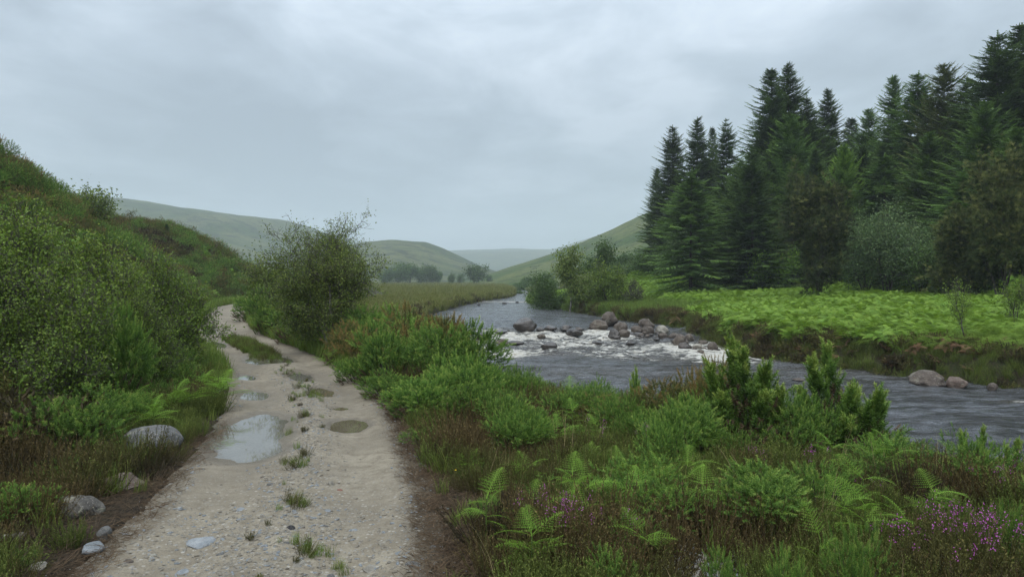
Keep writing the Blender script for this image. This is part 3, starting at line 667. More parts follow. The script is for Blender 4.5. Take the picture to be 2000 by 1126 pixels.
def gorse_bush(seed, H=1.0, Wd=1.0, shoots=230, upright=0.3, tall=False, yellow=0.0, needles=40):
    """returns (foliage, stems, dead) buffers; about H high, Wd wide"""
    r = np.random.default_rng(seed); fo, st, de = Buf(), Buf(), Buf()
    tp = [shoot_tpl(r, 1.0, needles, 0.30, .03) for _ in range(3)]
    nm = 8 if not tall else 11
    tops = []
    for i in range(nm):
        a = i / nm * 6.28 + r.uniform(-.35, .35); rr = Wd / 2 * r.uniform(.25, .75); hh = H * r.uniform(.36, .92) * (1 - 0.35 * (rr / (Wd / 2)) ** 2)
        tops.append((rr * math.cos(a), rr * math.sin(a), hh))
    pts = []; dirs = []; ages = []
    for (x_, y_, h_) in tops:
        p0 = np.array([x_ * .12, y_ * .12, -0.05]); p1 = np.array([x_ * .65, y_ * .65, h_ * .5]); p2 = np.array([x_, y_, h_])
        st.tubes([p0, p1], [p1, p2], [.022 * H, .014 * H], [.014 * H, .006 * H], 5, 0.4)
        m = shoots // nm
        lob = Wd * (.22 if not tall else .14)
        for j in range(m):
            if tall:
                t = r.uniform(.25, 1.12); base = p1 + (p2 - p1) * (t * 1.3 - .3) if t > .25 else p1
                q = base + rdir(1, r)[0] * lob * r.uniform(.1, 1) * (1.25 - t) * 1.0; d = norm(np.array([q[0] - base[0], q[1] - base[1], 0]) * 1.2 + [x_ * .4, y_ * .4, .55 * H] + r.normal(0, .12, 3))
                age = t
            else:
                u = rdir(1, r, -0.5, 1)[0]; rad = lob * r.uniform(.35, 1.0) ** .6 * 1.25
                q = p2 + u * np.array([rad, rad, rad * .9]); q[2] = max(q[2], 0.02); d = norm(u * 0.8 + np.array([x_ / Wd * .8, y_ / Wd * .8, upright + .35]) + r.normal(0, .38, 3)); age = rad / (lob * 1.25)
            pts.append(q); dirs.append(d); ages.append(age)
    P, D, A = np.array(pts), np.array(dirs), np.array(ages)
    # keep the silhouette uneven: low skirts all round
    ns = shoots // 4; a = r.uniform(0, 6.28, ns); rr = Wd / 2 * np.sqrt(r.uniform(.2, 1, ns)) * .95
    Ps = np.stack([rr * np.cos(a), rr * np.sin(a), H * r.uniform(.04, .32, ns)], 1); Ds = norm(np.stack([np.cos(a) * .7, np.sin(a) * .7, r.uniform(.3, 1, ns)], 1))
    P = np.concatenate([P, Ps]); D = np.concatenate([D, Ds]); A = np.concatenate([A, np.full(ns, .3)])
    k = r.integers(0, 3, len(P)); Ls = (0.155 if not tall else .125) * math.sqrt(H) * r.uniform(.6, 1.2, len(P))
    dead = (A < .45) & (r.random(len(P)) < .6)
    for i in range(3):
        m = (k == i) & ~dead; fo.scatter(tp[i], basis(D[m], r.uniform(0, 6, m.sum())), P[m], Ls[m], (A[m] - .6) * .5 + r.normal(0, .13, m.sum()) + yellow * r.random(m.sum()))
    m = dead; de.scatter(tp[0], basis(D[m]), P[m], Ls[m] * .9, r.normal(.1, .15, m.sum()))
    return fo, st, de

# ---- broadleaf trees
def grow_tree(seed, H, Wd, stems=3, leaves=9000, leaf=0.05, lean=(0, 0), levels=4, base_r=0.05, cluster=0.10, flat=0.9, low=0.25, droop=0.0, tint=0.0, sparse_top=0.0, needle=False):
    r = np.random.default_rng(seed); A, B, RA, RB_, LV = [], [], [], [], []; tips = []
    def go(p, d, L, rad, lv):
        n = 4 if lv < 2 else 3; st = L / n; r0 = rad
        for i in range(n):
            d = d + r.normal(0, .13 + .04 * lv, 3) + np.array([0, 0, .06 - droop * (lv > 1)]); d = d / np.linalg.norm(d)
            q = p + d * st; r1 = r0 * (.86 if lv < 2 else .75)
            A.append(p); B.append(q); RA.append(r0); RB_.append(r1); LV.append(lv)
            if lv >= levels - 1: tips.append((q, d))
            if lv < levels and (i >= 1 or lv > 0 or r.random() < low):
                for _ in range(2 if lv >= 1 else 1 + (i > 1)):
                    ax = rdir(1, r)[0]; ax = ax - d * np.dot(ax, d); ax /= np.linalg.norm(ax) + 1e-9
                    an = r.uniform(.5, .95); dd = d * math.cos(an) + ax * math.sin(an); dd[2] = dd[2] * flat + (.05 if lv < 2 else 0)
                    go(q, dd / np.linalg.norm(dd), L * r.uniform(.42, .66), r1 * .62, lv + 1)
            p, r0 = q, r1
        tips.append((p, d))
    for s in range(stems):
        a = s / stems * 6.28 + r.uniform(-.5, .5); t = 0.0 if stems == 1 else r.uniform(.35, .8)
        d = np.array([math.cos(a) * t * Wd / H + lean[0], math.sin(a) * t * Wd / H + lean[1], 1.0]); d /= np.linalg.norm(d)
        go(np.array([math.cos(a) * .04, math.sin(a) * .04, -.1]), d, H * .62 * r.uniform(.85, 1.1), base_r * (1 if stems < 3 else .75), 0)
    A, B = np.array(A), np.array(B); P = np.array([t[0] for t in tips]); D = np.array([t[1] for t in tips])
    # fit to the asked size
    mx = max(np.quantile(B[:, 2], .99) * 1.02, 1e-3); wx = np.abs(np.concatenate([B[:, 0] - B[:, 0].mean(), B[:, 1] - B[:, 1].mean()])); wv = np.quantile(wx, .985) * 2
    S = np.array([Wd / wv, Wd / wv, (H - .05) / mx]); A, B, P = A * S, B * S, P * S
    tr, br, cr = Buf(), Buf(), Buf(); LV = np.array(LV); RA, RB_ = np.array(RA), np.array(RB_); m = LV == 0
    tr.tubes(A[m], B[m], RA[m], RB_[m], 7, 0.5); m = (LV >= 1); br.tubes(A[m], B[m], np.maximum(RA[m], .0032), np.maximum(RB_[m], .0024), 4 if levels < 5 else 3, 0.5)
    w = np.ones(len(P))
    if sparse_top: w = np.clip(1 - sparse_top * (P[:, 2] / H - .45) * 1.8, .18, 1)
    w = w * (r.random(len(P)) < .55)
    idx = r.choice(len(P), leaves, p=w / w.sum()); Q = P[idx] + r.normal(0, cluster, (leaves, 3))
    cl = r.normal(0, .22, len(P))[idx]
    dd = D[idx] * .3 + rdir(leaves, r) + [0, 0, -.15]
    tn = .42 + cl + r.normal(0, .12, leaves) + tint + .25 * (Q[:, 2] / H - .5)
    S_ = leaf * r.uniform(.65, 1.2, leaves)
    if needle: cr.scatter(NEEDLE, basis(D[idx] * .9 + rdir(leaves, r) * .5 + [0, 0, .35]), Q, S_, tn)
    else: cr.scatter(LEAF, basis(dd, r.uniform(0, 6.28, leaves)), Q, S_, tn)
    return tr, br, cr
def needle_tuft(r):
    b = Buf(); n = 16; D = norm(rdir(n, r) * .8 + [0, 1.0, 0]); T = (np.array([[-0.05, 0, 0], [0.05, 0, 0], [0, 1, 0]]), np.array([[0, 1, 2]]), np.array([-.05, -.05, .1]))
    b.scatter(T, basis(D, r.uniform(0, 6, n)), np.stack([np.zeros(n), r.uniform(0, .5, n), np.zeros(n)], 1), r.uniform(.6, 1, n), 0.0); return b.get()
NEEDLE = needle_tuft(np.random.default_rng(3))

# ---- conifers
def twig_tpl(r):
    """a jagged drooping spray along +Y"""
    b = Buf(); n = 5
    for i in range(n):
        y0 = i / n; w = .17 * (1 - y0 * .75)
        for s in (-1, 1):
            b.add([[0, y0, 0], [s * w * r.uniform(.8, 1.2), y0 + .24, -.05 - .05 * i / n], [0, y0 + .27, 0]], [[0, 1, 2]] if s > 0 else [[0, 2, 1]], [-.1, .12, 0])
    return b.get()
def spruce(seed, H, Rm, density=1.0, up=0.25, droop=0.35, bare=0.04, top_pow=0.74, irregular=0.16, spray=0.62):
    r = np.random.default_rng(seed); tr, br, cr = Buf(), Buf(), Buf()
    k = 10; z = np.linspace(-.2, H * .985, k); wob = np.cumsum(r.normal(0, .025, (k, 2)), 0); T = np.stack([wob[:, 0], wob[:, 1], z], 1)
    rad = np.maximum(.011 * H * (1 - z / H), .012); tr.tubes(T[:-1], T[1:], rad[:-1], rad[1:], 7, .5)
    tw = [twig_tpl(r) for _ in range(3)]; zc = H * bare; A, B, ra, rb = [], [], [], []; P, D, S, Tn = [], [], [], []
    while zc < H * .99:
        t = zc / H; L0 = Rm * 1.35 * ((1 - t) ** top_pow * (0.75 + .25 * min(1, t / .12))) + .06
        nb = int(r.integers(5, 8)); a0 = r.uniform(0, 6.28); cx_ = np.interp(zc, z, T[:, 0]); cy_ = np.interp(zc, z, T[:, 1])
        for i in range(nb):
            if r.random() < .06: continue
            bt = .12 + r.normal(0, .10); a = a0 + i / nb * 6.28 + r.normal(0, .22); L = L0 * (1 + r.normal(0, irregular)); L = max(L, .12)
            ns = 5; p = np.array([cx_, cy_, zc + r.normal(0, .1)]); el0 = up * (.3 + 1.5 * t) - droop * (1 - t) * .7
            for j in range(ns):
                f = j / ns; el = el0 - droop * f * (1 - t) * .6 + .35 * f * f
                d = np.array([math.cos(a) * math.cos(el), math.sin(a) * math.cos(el), math.sin(el)]); q = p + d * (L / ns)
                A.append(p); B.append(q); ra.append(.016 * (1 - f) * L / 2 + .004); rb.append(.016 * (1 - f - .2) * L / 2 + .004)
                nt = 2 if L < 1.0 else 3
                for s in (-1, 1):
                    for w in range(nt):
                        g = (w + r.random()) / nt; pp = p + (q - p) * g; ff = f + g / ns
                        if ff < .10 and t < .5: continue
                        dv = d * (.75 + .4 * ff) + np.array([-math.sin(a), math.cos(a), 0]) * s * (.95 - .35 * ff) + [0, 0, r.normal(-.12, .16)]
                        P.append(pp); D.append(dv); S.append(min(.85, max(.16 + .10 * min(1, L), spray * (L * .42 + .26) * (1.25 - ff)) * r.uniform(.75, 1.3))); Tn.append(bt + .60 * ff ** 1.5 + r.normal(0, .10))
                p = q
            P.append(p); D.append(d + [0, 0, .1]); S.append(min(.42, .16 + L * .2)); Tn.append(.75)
        zc += r.uniform(.22, .36) * (1 + .25 * (1 - t)) * H / 16 / density
    for _ in range(3): P.append(np.array([T[-1, 0], T[-1, 1], H * (.94 + .012 * _)])); D.append(np.array([.05 * _, 0.05, 1.])); S.append(H * .045); Tn.append(.6)
    br.tubes(A, B, ra, rb, 3, .5); P, D, S, Tn = np.array(P), np.array(D), np.array(S), np.array(Tn); k = r.integers(0, 3, len(P))
    for i in range(3):
        m = k == i; cr.scatter(tw[i], basis(D[m], r.normal(0, .5, m.sum())), P[m], S[m], Tn[m])
    return tr, br, cr

# ---- rocks
def ico(sub):
    t = (1 + 5 ** .5) / 2; V = [(-1, t, 0), (1, t, 0), (-1, -t, 0), (1, -t, 0), (0, -1, t), (0, 1, t), (0, -1, -t), (0, 1, -t), (t, 0, -1), (t, 0, 1), (-t, 0, -1), (-t, 0, 1)]
    F = [(0, 11, 5), (0, 5, 1), (0, 1, 7), (0, 7, 10), (0, 10, 11), (1, 5, 9), (5, 11, 4), (11, 10, 2), (10, 7, 6), (7, 1, 8), (3, 9, 4), (3, 4, 2), (3, 2, 6), (3, 6, 8), (3, 8, 9), (4, 9, 5), (2, 4, 11), (6, 2, 10), (8, 6, 7), (9, 8, 1)]
    V = [np.array(v) / np.linalg.norm(v) for v in V]
    for _ in range(sub):
        c = {}; N = []
        def mid(a, b):
            k = (min(a, b), max(a, b))
            if k not in c: m = V[a] + V[b]; V.append(m / np.linalg.norm(m)); c[k] = len(V) - 1
            return c[k]
        for a, b, d in F: x, y, z = mid(a, b), mid(b, d), mid(d, a); N += [(a, x, z), (b, y, x), (d, z, y), (x, y, z)]
        F = N
    return np.array(V), np.array(F)
def rock_mesh(name, seed, sub, mat, flat=0.7, facets=9, rough=0.10, smooth=True):
    V, F = ico(sub); r = np.random.default_rng(seed); V = V.copy()
    for _ in range(facets):   # cut planes give worn flats
        n = rdir(1, r)[0]; h = r.uniform(.62, .9); d = V @ n; V = V - np.clip(d - h, 0, None)[:, None] * n[None] * .85
    n3 = fbm(V[:, 0] * 1.4 + 9 + seed, V[:, 1] * 1.4 + V[:, 2] * 1.1, seed, 3) + fbm(V[:, 2] * 1.7 + 3, V[:, 0] * 1.2 - V[:, 1], seed + 3, 3)
    V = V * (1 + rough * 1.3 * n3 + rough * .35 * fbm(V[:, 0] * 5, V[:, 1] * 5 + V[:, 2] * 4, seed + 8, 3))[:, None]
    V = V * np.array([1, r.uniform(.72, .95), flat]) * .5 / np.abs(V[:, 0]).max()
    return mesh(name, V, F, mat, smooth=smooth)
# ================================================================== THE THINGS
def bufmesh(b, name, mat, smooth=False): return b.mesh(name, mat, smooth)
PX0 = {}
def proto(parts):
    """parts: list of (name, mesh)"""
    return parts
def put(name, label, cat, parts, px=None, Y=None, x=None, z=None, rz=0.0, sc=1.0, group=None, sink=0.02):
    if x is None: x = X(px, Y)
    if z is None: z = zat(x, Y) - sink
    o = thing(name, label, cat, (x, Y, z), rz, sc, group)
    for n, me in parts: obj(n, me, o)
    return o

# ---- spruces and other forest trees
def tree_parts(b3, bark, leaf, kind='t', n3=('trunk', 'branches', 'crown'), twig=None):
    return [(n3[0], b3[0].mesh(n3[0], bark, True)), (n3[1], b3[1].mesh(n3[1], twig or (M['bark_dark'] if bark is M['bark_pale'] else bark))), (n3[2], b3[2].mesh(n3[2], leaf))]
def recol(parts, leaf):
    me = parts[2][1].copy(); me.materials.clear(); me.materials.append(leaf); return parts[:2] + [(parts[2][0], me)]
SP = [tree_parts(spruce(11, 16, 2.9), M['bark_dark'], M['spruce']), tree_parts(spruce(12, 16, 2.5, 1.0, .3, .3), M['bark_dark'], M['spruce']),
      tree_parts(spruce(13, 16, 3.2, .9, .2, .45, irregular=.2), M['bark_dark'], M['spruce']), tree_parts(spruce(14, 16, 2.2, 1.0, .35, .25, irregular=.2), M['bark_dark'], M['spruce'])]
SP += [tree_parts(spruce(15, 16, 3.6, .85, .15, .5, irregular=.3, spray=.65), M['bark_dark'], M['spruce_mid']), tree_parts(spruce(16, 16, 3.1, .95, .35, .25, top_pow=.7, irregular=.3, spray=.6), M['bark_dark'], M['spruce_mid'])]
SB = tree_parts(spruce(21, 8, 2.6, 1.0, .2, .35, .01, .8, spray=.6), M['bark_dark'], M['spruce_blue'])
SO = tree_parts(spruce(22, 9, 1.9, 1.0, .3, .2, .02, .85), M['bark_dark'], M['spruce_olive'])
LR = tree_parts(spruce(23, 11, 2.6, .9, .4, .2, .03, .75, .25), M['bark_dark'], M['larch'])
SMALL = tree_parts(spruce(24, 4, .9, .8), M['bark_dark'], M['spruce'])
def conifer(px, top, Y, parts, H0, label, name='spruce_tree', cat='spruce', group=None, wid=1.0, zoff=0.0, basepx=None):
    wid *= 1.22 if H0 == 16 else 1.15
    x = X(px, Y); z = zat(x, Y) - .1 + zoff
    ht = EYE + (545 - top) / FPX * Y - z; s = ht / H0
    return put(name, label, cat, parts, Y=Y, x=x, z=z, rz=random.uniform(0, 6.28), sc=(s * wid, s * wid, s), group=group)
GF = 'conifers of the forest edge'
for px, top, Y, k, w, lab in [
    (1283, 330, 92, 3, 1.0, 'lower dark spruce at the outer left flank of the forest, feathered out over the hillside'),
    (1312, 246, 88, 0, .9, 'tall dark spruce with a thin bare tip at the left end of the forest'),
    (1360, 232, 84, 1, 1.0, 'dark spruce with a narrow spire, second tall tree of the left forest group'),
    (1391, 250, 92, 3, .8, 'slim spruce squeezed between two broader spires of the left group'),
    (1422, 234, 82, 2, .75, 'dark spruce with a stout rounded spire, last of the left forest group before the dip'),
    (1462, 330, 86, 1, 1.0, 'shorter dark spruce filling the dip between the left group and the twin spires'),
    (1505, 137, 74, 3, 1.25, 'very tall spruce, the slimmer half of the twin spires above the forest'),
    (1538, 130, 75, 1, 1.1, 'very tall spruce, the higher half of the twin spires above the forest'),
    (1572, 190, 72, 0, .95, 'tall dark spruce leaning close against the twin spires, with a blunt top'),
    (1617, 178, 76, 1, 1.0, 'dark peaked spruce between the twin spires and the notch in the skyline'),
    (1662, 232, 82, 3, 1.2, 'distant thin spruce top standing in the notch of the forest skyline'),
    (1697, 214, 78, 2, .8, 'mid green spruce top just before the layered larch on the skyline'),
    (1745, 150, 70, 3, .85, 'spruce with flat open tiers of branches standing above the notch in the skyline'),
    (1790, 143, 66, 0, .9, 'dark spruce with a pointed top beside the paler broad crowned conifer'),
    (1845, 127, 62, 2, .8, 'broad pale green conifer with a rounded top high in the right half of the forest'),
    (1893, 155, 60, 1, 1.0, 'dark spruce half hidden between the pale rounded conifer and the tallest tree'),
    (1951, 66, 54, 0, .9, 'tallest spruce of the forest, with long layered sprays near the right border of the photograph'),
    (1995, 48, 56, 1, 1.1, 'dark spruce cut by the right border of the photograph, taller than all others'),
    (2060, 40, 52, 2, 1.0, 'dark spruce beyond the right border whose branches reach into the picture'),
    (1925, 200, 50, 2, .9, 'mid green spruce with drooping sprays in front of the tallest tree'),
    (1815, 260, 56, 2, .9, 'mid green spruce with full skirts in front of the pale rounded conifer'),
    (1730, 300, 58, 1, 1.1, 'green spruce in the second rank below the layered larch'),
    (1680, 320, 66, 0, 1.0, 'dark spruce in the shade behind the bright green larch'),
    (1590, 300, 64, 0, 1.0, 'dark spruce behind the brown-green pine, lower than the twin spires'),
    (1545, 330, 62, 2, .9, 'dark spruce in the second rank under the twin spires'),
    (1500, 300, 68, 2, .8, 'wide dark spruce whose skirts hide the foot of the twin spires'),
    (1330, 360, 80, 2, .9, 'wide low spruce in front of the left forest group'),
    (1880, 330, 47, 0, 1.0, 'dark spruce low behind the grey-green willows on the right'),
    (1985, 250, 46, 3, 1.3, 'dark spruce behind the brownish pine at the right border')]:
    parts = SP[k]
    if px == 1845: parts = recol(SP[5], M['spruce_olive'])
    if px == 1745: parts = recol(parts, M['spruce_mid'])
    if px in (1697, 1815, 1925, 1730, 1330, 1880): parts = SP[4 + px % 2]
    if px > 1640: wid_ = 1.2
    else: wid_ = 1.0
    if px in (1590, 1790, 1545, 1985): parts = recol(parts, M['spruce_mid'])
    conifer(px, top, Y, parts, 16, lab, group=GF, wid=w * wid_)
r_ = random.Random(5)
for i in range(60):   # the deeper rows of the wood
    Y = r_.uniform(60, 100); px = 1290 + 850 * (i + r_.random()) / 60; x = X(px, Y)
    top = np.interp(px, [1290, 1340, 1430, 1480, 1520, 1600, 1660, 1700, 1760, 1850, 1900, 1950, 2100], [350, 300, 300, 250, 190, 240, 290, 270, 225, 190, 200, 130, 90]) + r_.uniform(5, 90)
    hh = (EYE + (545 - top) / FPX * Y - zat(x, Y)) / 16
    o = put('spruce_tree', 'dark spruce deep inside the wood, glimpsed between the trees of the forest edge', 'spruce', SP[i % 6], Y=Y, x=x, rz=r_.uniform(0, 6), sc=(hh * 1.35, hh * 1.35, hh), group='conifers deep in the wood')
conifer(1413, 385, 72, SB, 8, 'blue-green young spruce with full skirts down to the ferns', group='young conifers in front of the forest', wid=1.0)
conifer(1493, 345, 68, SO, 9, 'olive-yellow slender spruce between the blue-green spruce and the dark pine', group='young conifers in front of the forest', wid=.85)
conifer(1648, 288, 60, LR, 11, 'bright yellow-green larch glowing against the dark forest', 'larch_tree', 'larch', 'young conifers in front of the forest', wid=.8)
conifer(1745, 420, 52, SO, 9, 'small light green conifer behind the willow thicket', group='young conifers in front of the forest', wid=1.0)
conifer(325, 438, 66, SMALL, 4, 'tiny lone spruce poking above the crest of the left hillside', wid=.9)

# ---- broadleaf and pine
def broad(px, top, Y, seed, Wd, label, name, cat, leafm, bark='bark_dark', group=None, x=None, dz=0.0, H=None, **k):
    x = X(px, Y) if x is None else x; z = zat(x, Y) - .05 + dz
    H = H or EYE + (545 - top) / FPX * Y - z
    b3 = grow_tree(seed, H, Wd, **k)
    return put(name, label, cat, tree_parts(b3, M[bark], M[leafm]), Y=Y, x=x, z=z, group=group)
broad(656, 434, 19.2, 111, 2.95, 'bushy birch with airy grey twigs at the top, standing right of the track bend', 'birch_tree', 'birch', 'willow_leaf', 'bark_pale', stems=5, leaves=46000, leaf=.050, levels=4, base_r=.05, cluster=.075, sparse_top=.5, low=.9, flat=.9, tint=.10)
broad(545, 505, 27, 102, 2.6, 'smaller sallow behind the large birch, beside the far bend of the track', 'sallow_tree', 'sallow', 'willow_leaf', stems=4, leaves=7000, leaf=.09, levels=3, base_r=.04, cluster=.2, low=1)
# left birches on the slope
GB = 'leafy birches on the lower left slope'
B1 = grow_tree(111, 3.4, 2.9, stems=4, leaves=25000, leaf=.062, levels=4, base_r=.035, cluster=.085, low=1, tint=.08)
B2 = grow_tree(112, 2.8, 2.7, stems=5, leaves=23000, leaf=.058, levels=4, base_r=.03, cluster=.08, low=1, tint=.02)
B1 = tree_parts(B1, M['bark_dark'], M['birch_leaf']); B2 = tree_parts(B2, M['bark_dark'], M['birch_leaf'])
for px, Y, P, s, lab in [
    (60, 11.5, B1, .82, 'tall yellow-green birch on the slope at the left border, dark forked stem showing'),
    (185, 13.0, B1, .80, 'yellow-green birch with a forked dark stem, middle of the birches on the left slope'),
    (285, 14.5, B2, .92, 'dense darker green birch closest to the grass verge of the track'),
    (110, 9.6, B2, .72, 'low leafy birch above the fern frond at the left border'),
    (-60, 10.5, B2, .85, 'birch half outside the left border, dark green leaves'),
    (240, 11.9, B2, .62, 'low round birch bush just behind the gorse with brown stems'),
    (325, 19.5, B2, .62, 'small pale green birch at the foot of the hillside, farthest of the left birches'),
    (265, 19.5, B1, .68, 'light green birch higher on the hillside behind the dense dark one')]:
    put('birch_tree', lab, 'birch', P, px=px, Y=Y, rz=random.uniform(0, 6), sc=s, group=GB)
broad(180, 376, 46, 115, 2.6, 'dark bush on the skyline of the left hillside', 'hillside_bush', 'bush', 'willow_leaf', stems=5, leaves=2500, leaf=.16, levels=3, base_r=.03, cluster=.3, low=1, H=2.4)
# river bend trees
GR = 'small trees at the river bend'
broad(1112, 484, 61, 121, 3.0, 'dark pine-like birch with a straight trunk, tallest at the river bend', 'birch_tree', 'birch', 'willow_leaf', 'bark_pale', GR, stems=1, leaves=6000, leaf=.17, levels=4, base_r=.09, cluster=.22, low=.6)
broad(1172, 476, 84, 122, 3.6, 'round dark tree behind the river bend, its crown alone above the others', 'alder_tree', 'alder', 'far_leaf', 'bark_dark', GR, stems=1, leaves=5000, leaf=.26, levels=3, base_r=.12, cluster=.4, low=1)
broad(1192, 515, 58, 123, 3.4, 'bright green alder with a forked dark trunk on the grassy river bend', 'alder_tree', 'alder', 'birch_leaf', 'bark_dark', GR, stems=2, leaves=6000, leaf=.15, levels=4, base_r=.07, cluster=.22, low=.4)
broad(1150, 535, 62, 124, 3.2, 'light green sallow between the two taller trees of the river bend', 'sallow_tree', 'sallow', 'willow_leaf', 'bark_dark', GR, stems=4, leaves=5000, leaf=.15, levels=3, base_r=.04, cluster=.3, low=1, tint=.15)
broad(1236, 545, 55, 125, 1.7, 'thin half bare sapling on the bank, last of the river bend trees', 'sapling', 'sapling', 'willow_leaf', 'bark_dark', GR, stems=4, leaves=700, leaf=.13, levels=4, base_r=.03, cluster=.12, low=.8)
broad(1072, 535, 66, 126, 3.6, 'low willow leaning out over the water at the river bend', 'willow_tree', 'willow', 'far_leaf', 'bark_dark', GR, stems=4, leaves=7000, leaf=.16, levels=3, base_r=.05, cluster=.3, low=1, lean=(-.35, 0), droop=.10)
broad(1212, 560, 57, 127, 1.6, 'low leafy sapling between the forked alder and the half bare one', 'sapling', 'sapling', 'birch_leaf', 'bark_dark', GR, stems=3, leaves=1500, leaf=.13, levels=3, base_r=.03, cluster=.2, low=.8)
# bushes before the forest
GS = 'bushes between the fern field and the forest'
for px, top, Y, Wd, H, s, m, lab, n, c in [
    (1300, 497, 78, 7.5, 2.6, 131, 'far_leaf', 'wide low dome of green sallow under the left forest group', 'sallow_bush', 'sallow bush'),
    (1235, 512, 84, 6.0, 2.6, 132, 'sallow_leaf', 'grey-green low sallow left of the wide dome', 'sallow_bush', 'sallow bush'),
    (1330, 450, 78, 3.0, 4.0, 139, 'sallow_leaf', 'light green round shrub at the foot of the tall left spruces', 'sallow_bush', 'sallow bush'),
    (1512, 492, 60, 3.8, 2.7, 133, 'larch', 'bright green round rowan bush between olive spruce and dark pine', 'rowan_bush', 'rowan bush'),
    (1735, 398, 48, 4.2, 5.8, 134, 'sallow_leaf', 'tall grey-green rounded willow before the forest, higher of the pair', 'willow_tree', 'willow'),
    (1690, 425, 50, 3.8, 5.0, 135, 'sallow_leaf', 'grey-green willow bush nearest the dark pine', 'willow_tree', 'willow'),
    (1800, 430, 46, 4.2, 5.0, 136, 'sallow_leaf', 'grey-green willow in front of the darker conifers, right one of the thicket', 'willow_tree', 'willow'),
    (1665, 402, 58, 2.6, 5.6, 137, 'far_leaf', 'small bright rounded tree below the yellow-green larch', 'rowan_tree', 'rowan'),
    (1855, 470, 43, 4.0, 3.2, 138, 'far_leaf', 'dark green low willow under the right hand conifers', 'willow_tree', 'willow')]:
    broad(px, top, Y, s, Wd, lab, n, c, m, 'bark_dark', GS, stems=5, leaves=9000, leaf=.17 if Y > 55 else .15, levels=3, base_r=.06, cluster=.32, low=1, flat=.95)
broad(1600, 345, 46, 141, 3.5, 'dark brown-green pine with many upswept stems standing alone before the forest', 'pine_tree', 'pine', 'pine', 'bark_dark', 'dark pines', stems=5, leaves=9000, leaf=.30, levels=4, base_r=.09, cluster=.14, low=.9, needle=True)
broad(1955, 310, 37, 142, 4.6, 'tall brown-green pine with pale upright shoots at the right border', 'pine_tree', 'pine', 'pine', 'bark_dark', 'dark pines', stems=3, leaves=12000, leaf=.26, levels=4, base_r=.10, cluster=.14, low=.9, needle=True, tint=.12)
broad(1880, 430, 39, 143, 3.0, 'shorter brown-green pine beside the taller one', 'pine_tree', 'pine', 'pine', 'bark_dark', 'dark pines', stems=3, leaves=7000, leaf=.25, levels=4, base_r=.07, cluster=.14, low=1, needle=True, tint=.1)
broad(2040, 400, 36, 144, 4.0, 'brown-green pine beyond the right border, its side reaching into view', 'pine_tree', 'pine', 'pine', 'bark_dark', 'dark pines', stems=3, leaves=7000, leaf=.26, levels=4, base_r=.08, cluster=.14, low=1, needle=True, tint=.1)
broad(1885, 545, 23.2, 145, .9, 'slim green sapling rising from the far bank above the pair of boulders', 'sapling', 'sapling', 'birch_leaf', 'bark_dark', None, stems=1, leaves=900, leaf=.06, levels=3, base_r=.025, cluster=.08, low=.4, H=2.3)
broad(1985, 540, 26, 146, 1.4, 'leafy sapling cut by the right border above the far bank', 'sapling', 'sapling', 'birch_leaf', 'bark_dark', None, stems=2, leaves=1800, leaf=.07, levels=3, base_r=.025, cluster=.12, low=.7, H=2.2)
# far trees across the meadow
GM = 'trees beyond the meadow'
FT = [tree_parts(grow_tree(150 + i, 10, 9, stems=3, leaves=2600, leaf=.75, levels=3, base_r=.2, cluster=.8, low=1), M['bark_dark'], M['far_leaf']) for i in range(3)]
for px, top, Y, k, w, lab in [(757, 524, 330, 0, 1.0, 'first far tree right of the birch crown, at the edge of the meadow'), (778, 519, 345, 1, .9, 'far tree with a flat top in the meadow row, second from the birch crown'),
    (800, 516, 335, 2, 1.1, 'highest far tree of the dark row beyond the meadow'), (822, 522, 350, 0, 1.0, 'far tree in the middle of the dark row beyond the meadow'), (843, 520, 330, 1, .9, 'far round tree near the end of the dark row beyond the meadow'),
    (857, 531, 340, 2, .7, 'low far tree ending the dark row beyond the meadow'), (882, 534, 320, 0, .75, 'low far bush left of the solitary round far tree'), (898, 536, 335, 1, .7, 'low far bush touching the solitary round far tree'),
    (927, 519, 300, 2, .95, 'solitary round far tree standing apart in the meadow'), (955, 538, 330, 1, .6, 'small far bush at the foot of the right hill')]:
    x = X(px, Y); z = zat(x, Y) - .3; s = (EYE + (545 - top) / FPX * Y - z) / 10
    put('far_tree', lab, 'tree', FT[k], Y=Y, x=x, z=z, rz=px, sc=(s * w * 1.15, s * w * 1.15, s), group=GM)
r_ = random.Random(9)
for i in range(26):
    Y = r_.uniform(110, 260); px = r_.uniform(1010, 1290) if Y > 130 else r_.uniform(1120, 1290); x = X(px, Y); s = r_.uniform(.16, .36)
    put('sallow_bush', 'low green bush dotted over the foot of the right hill', 'bush', FT[i % 3], Y=Y, x=x, sc=(s * 1.4, s * 1.4, s), rz=i, group='bushes on the foot of the right hill')

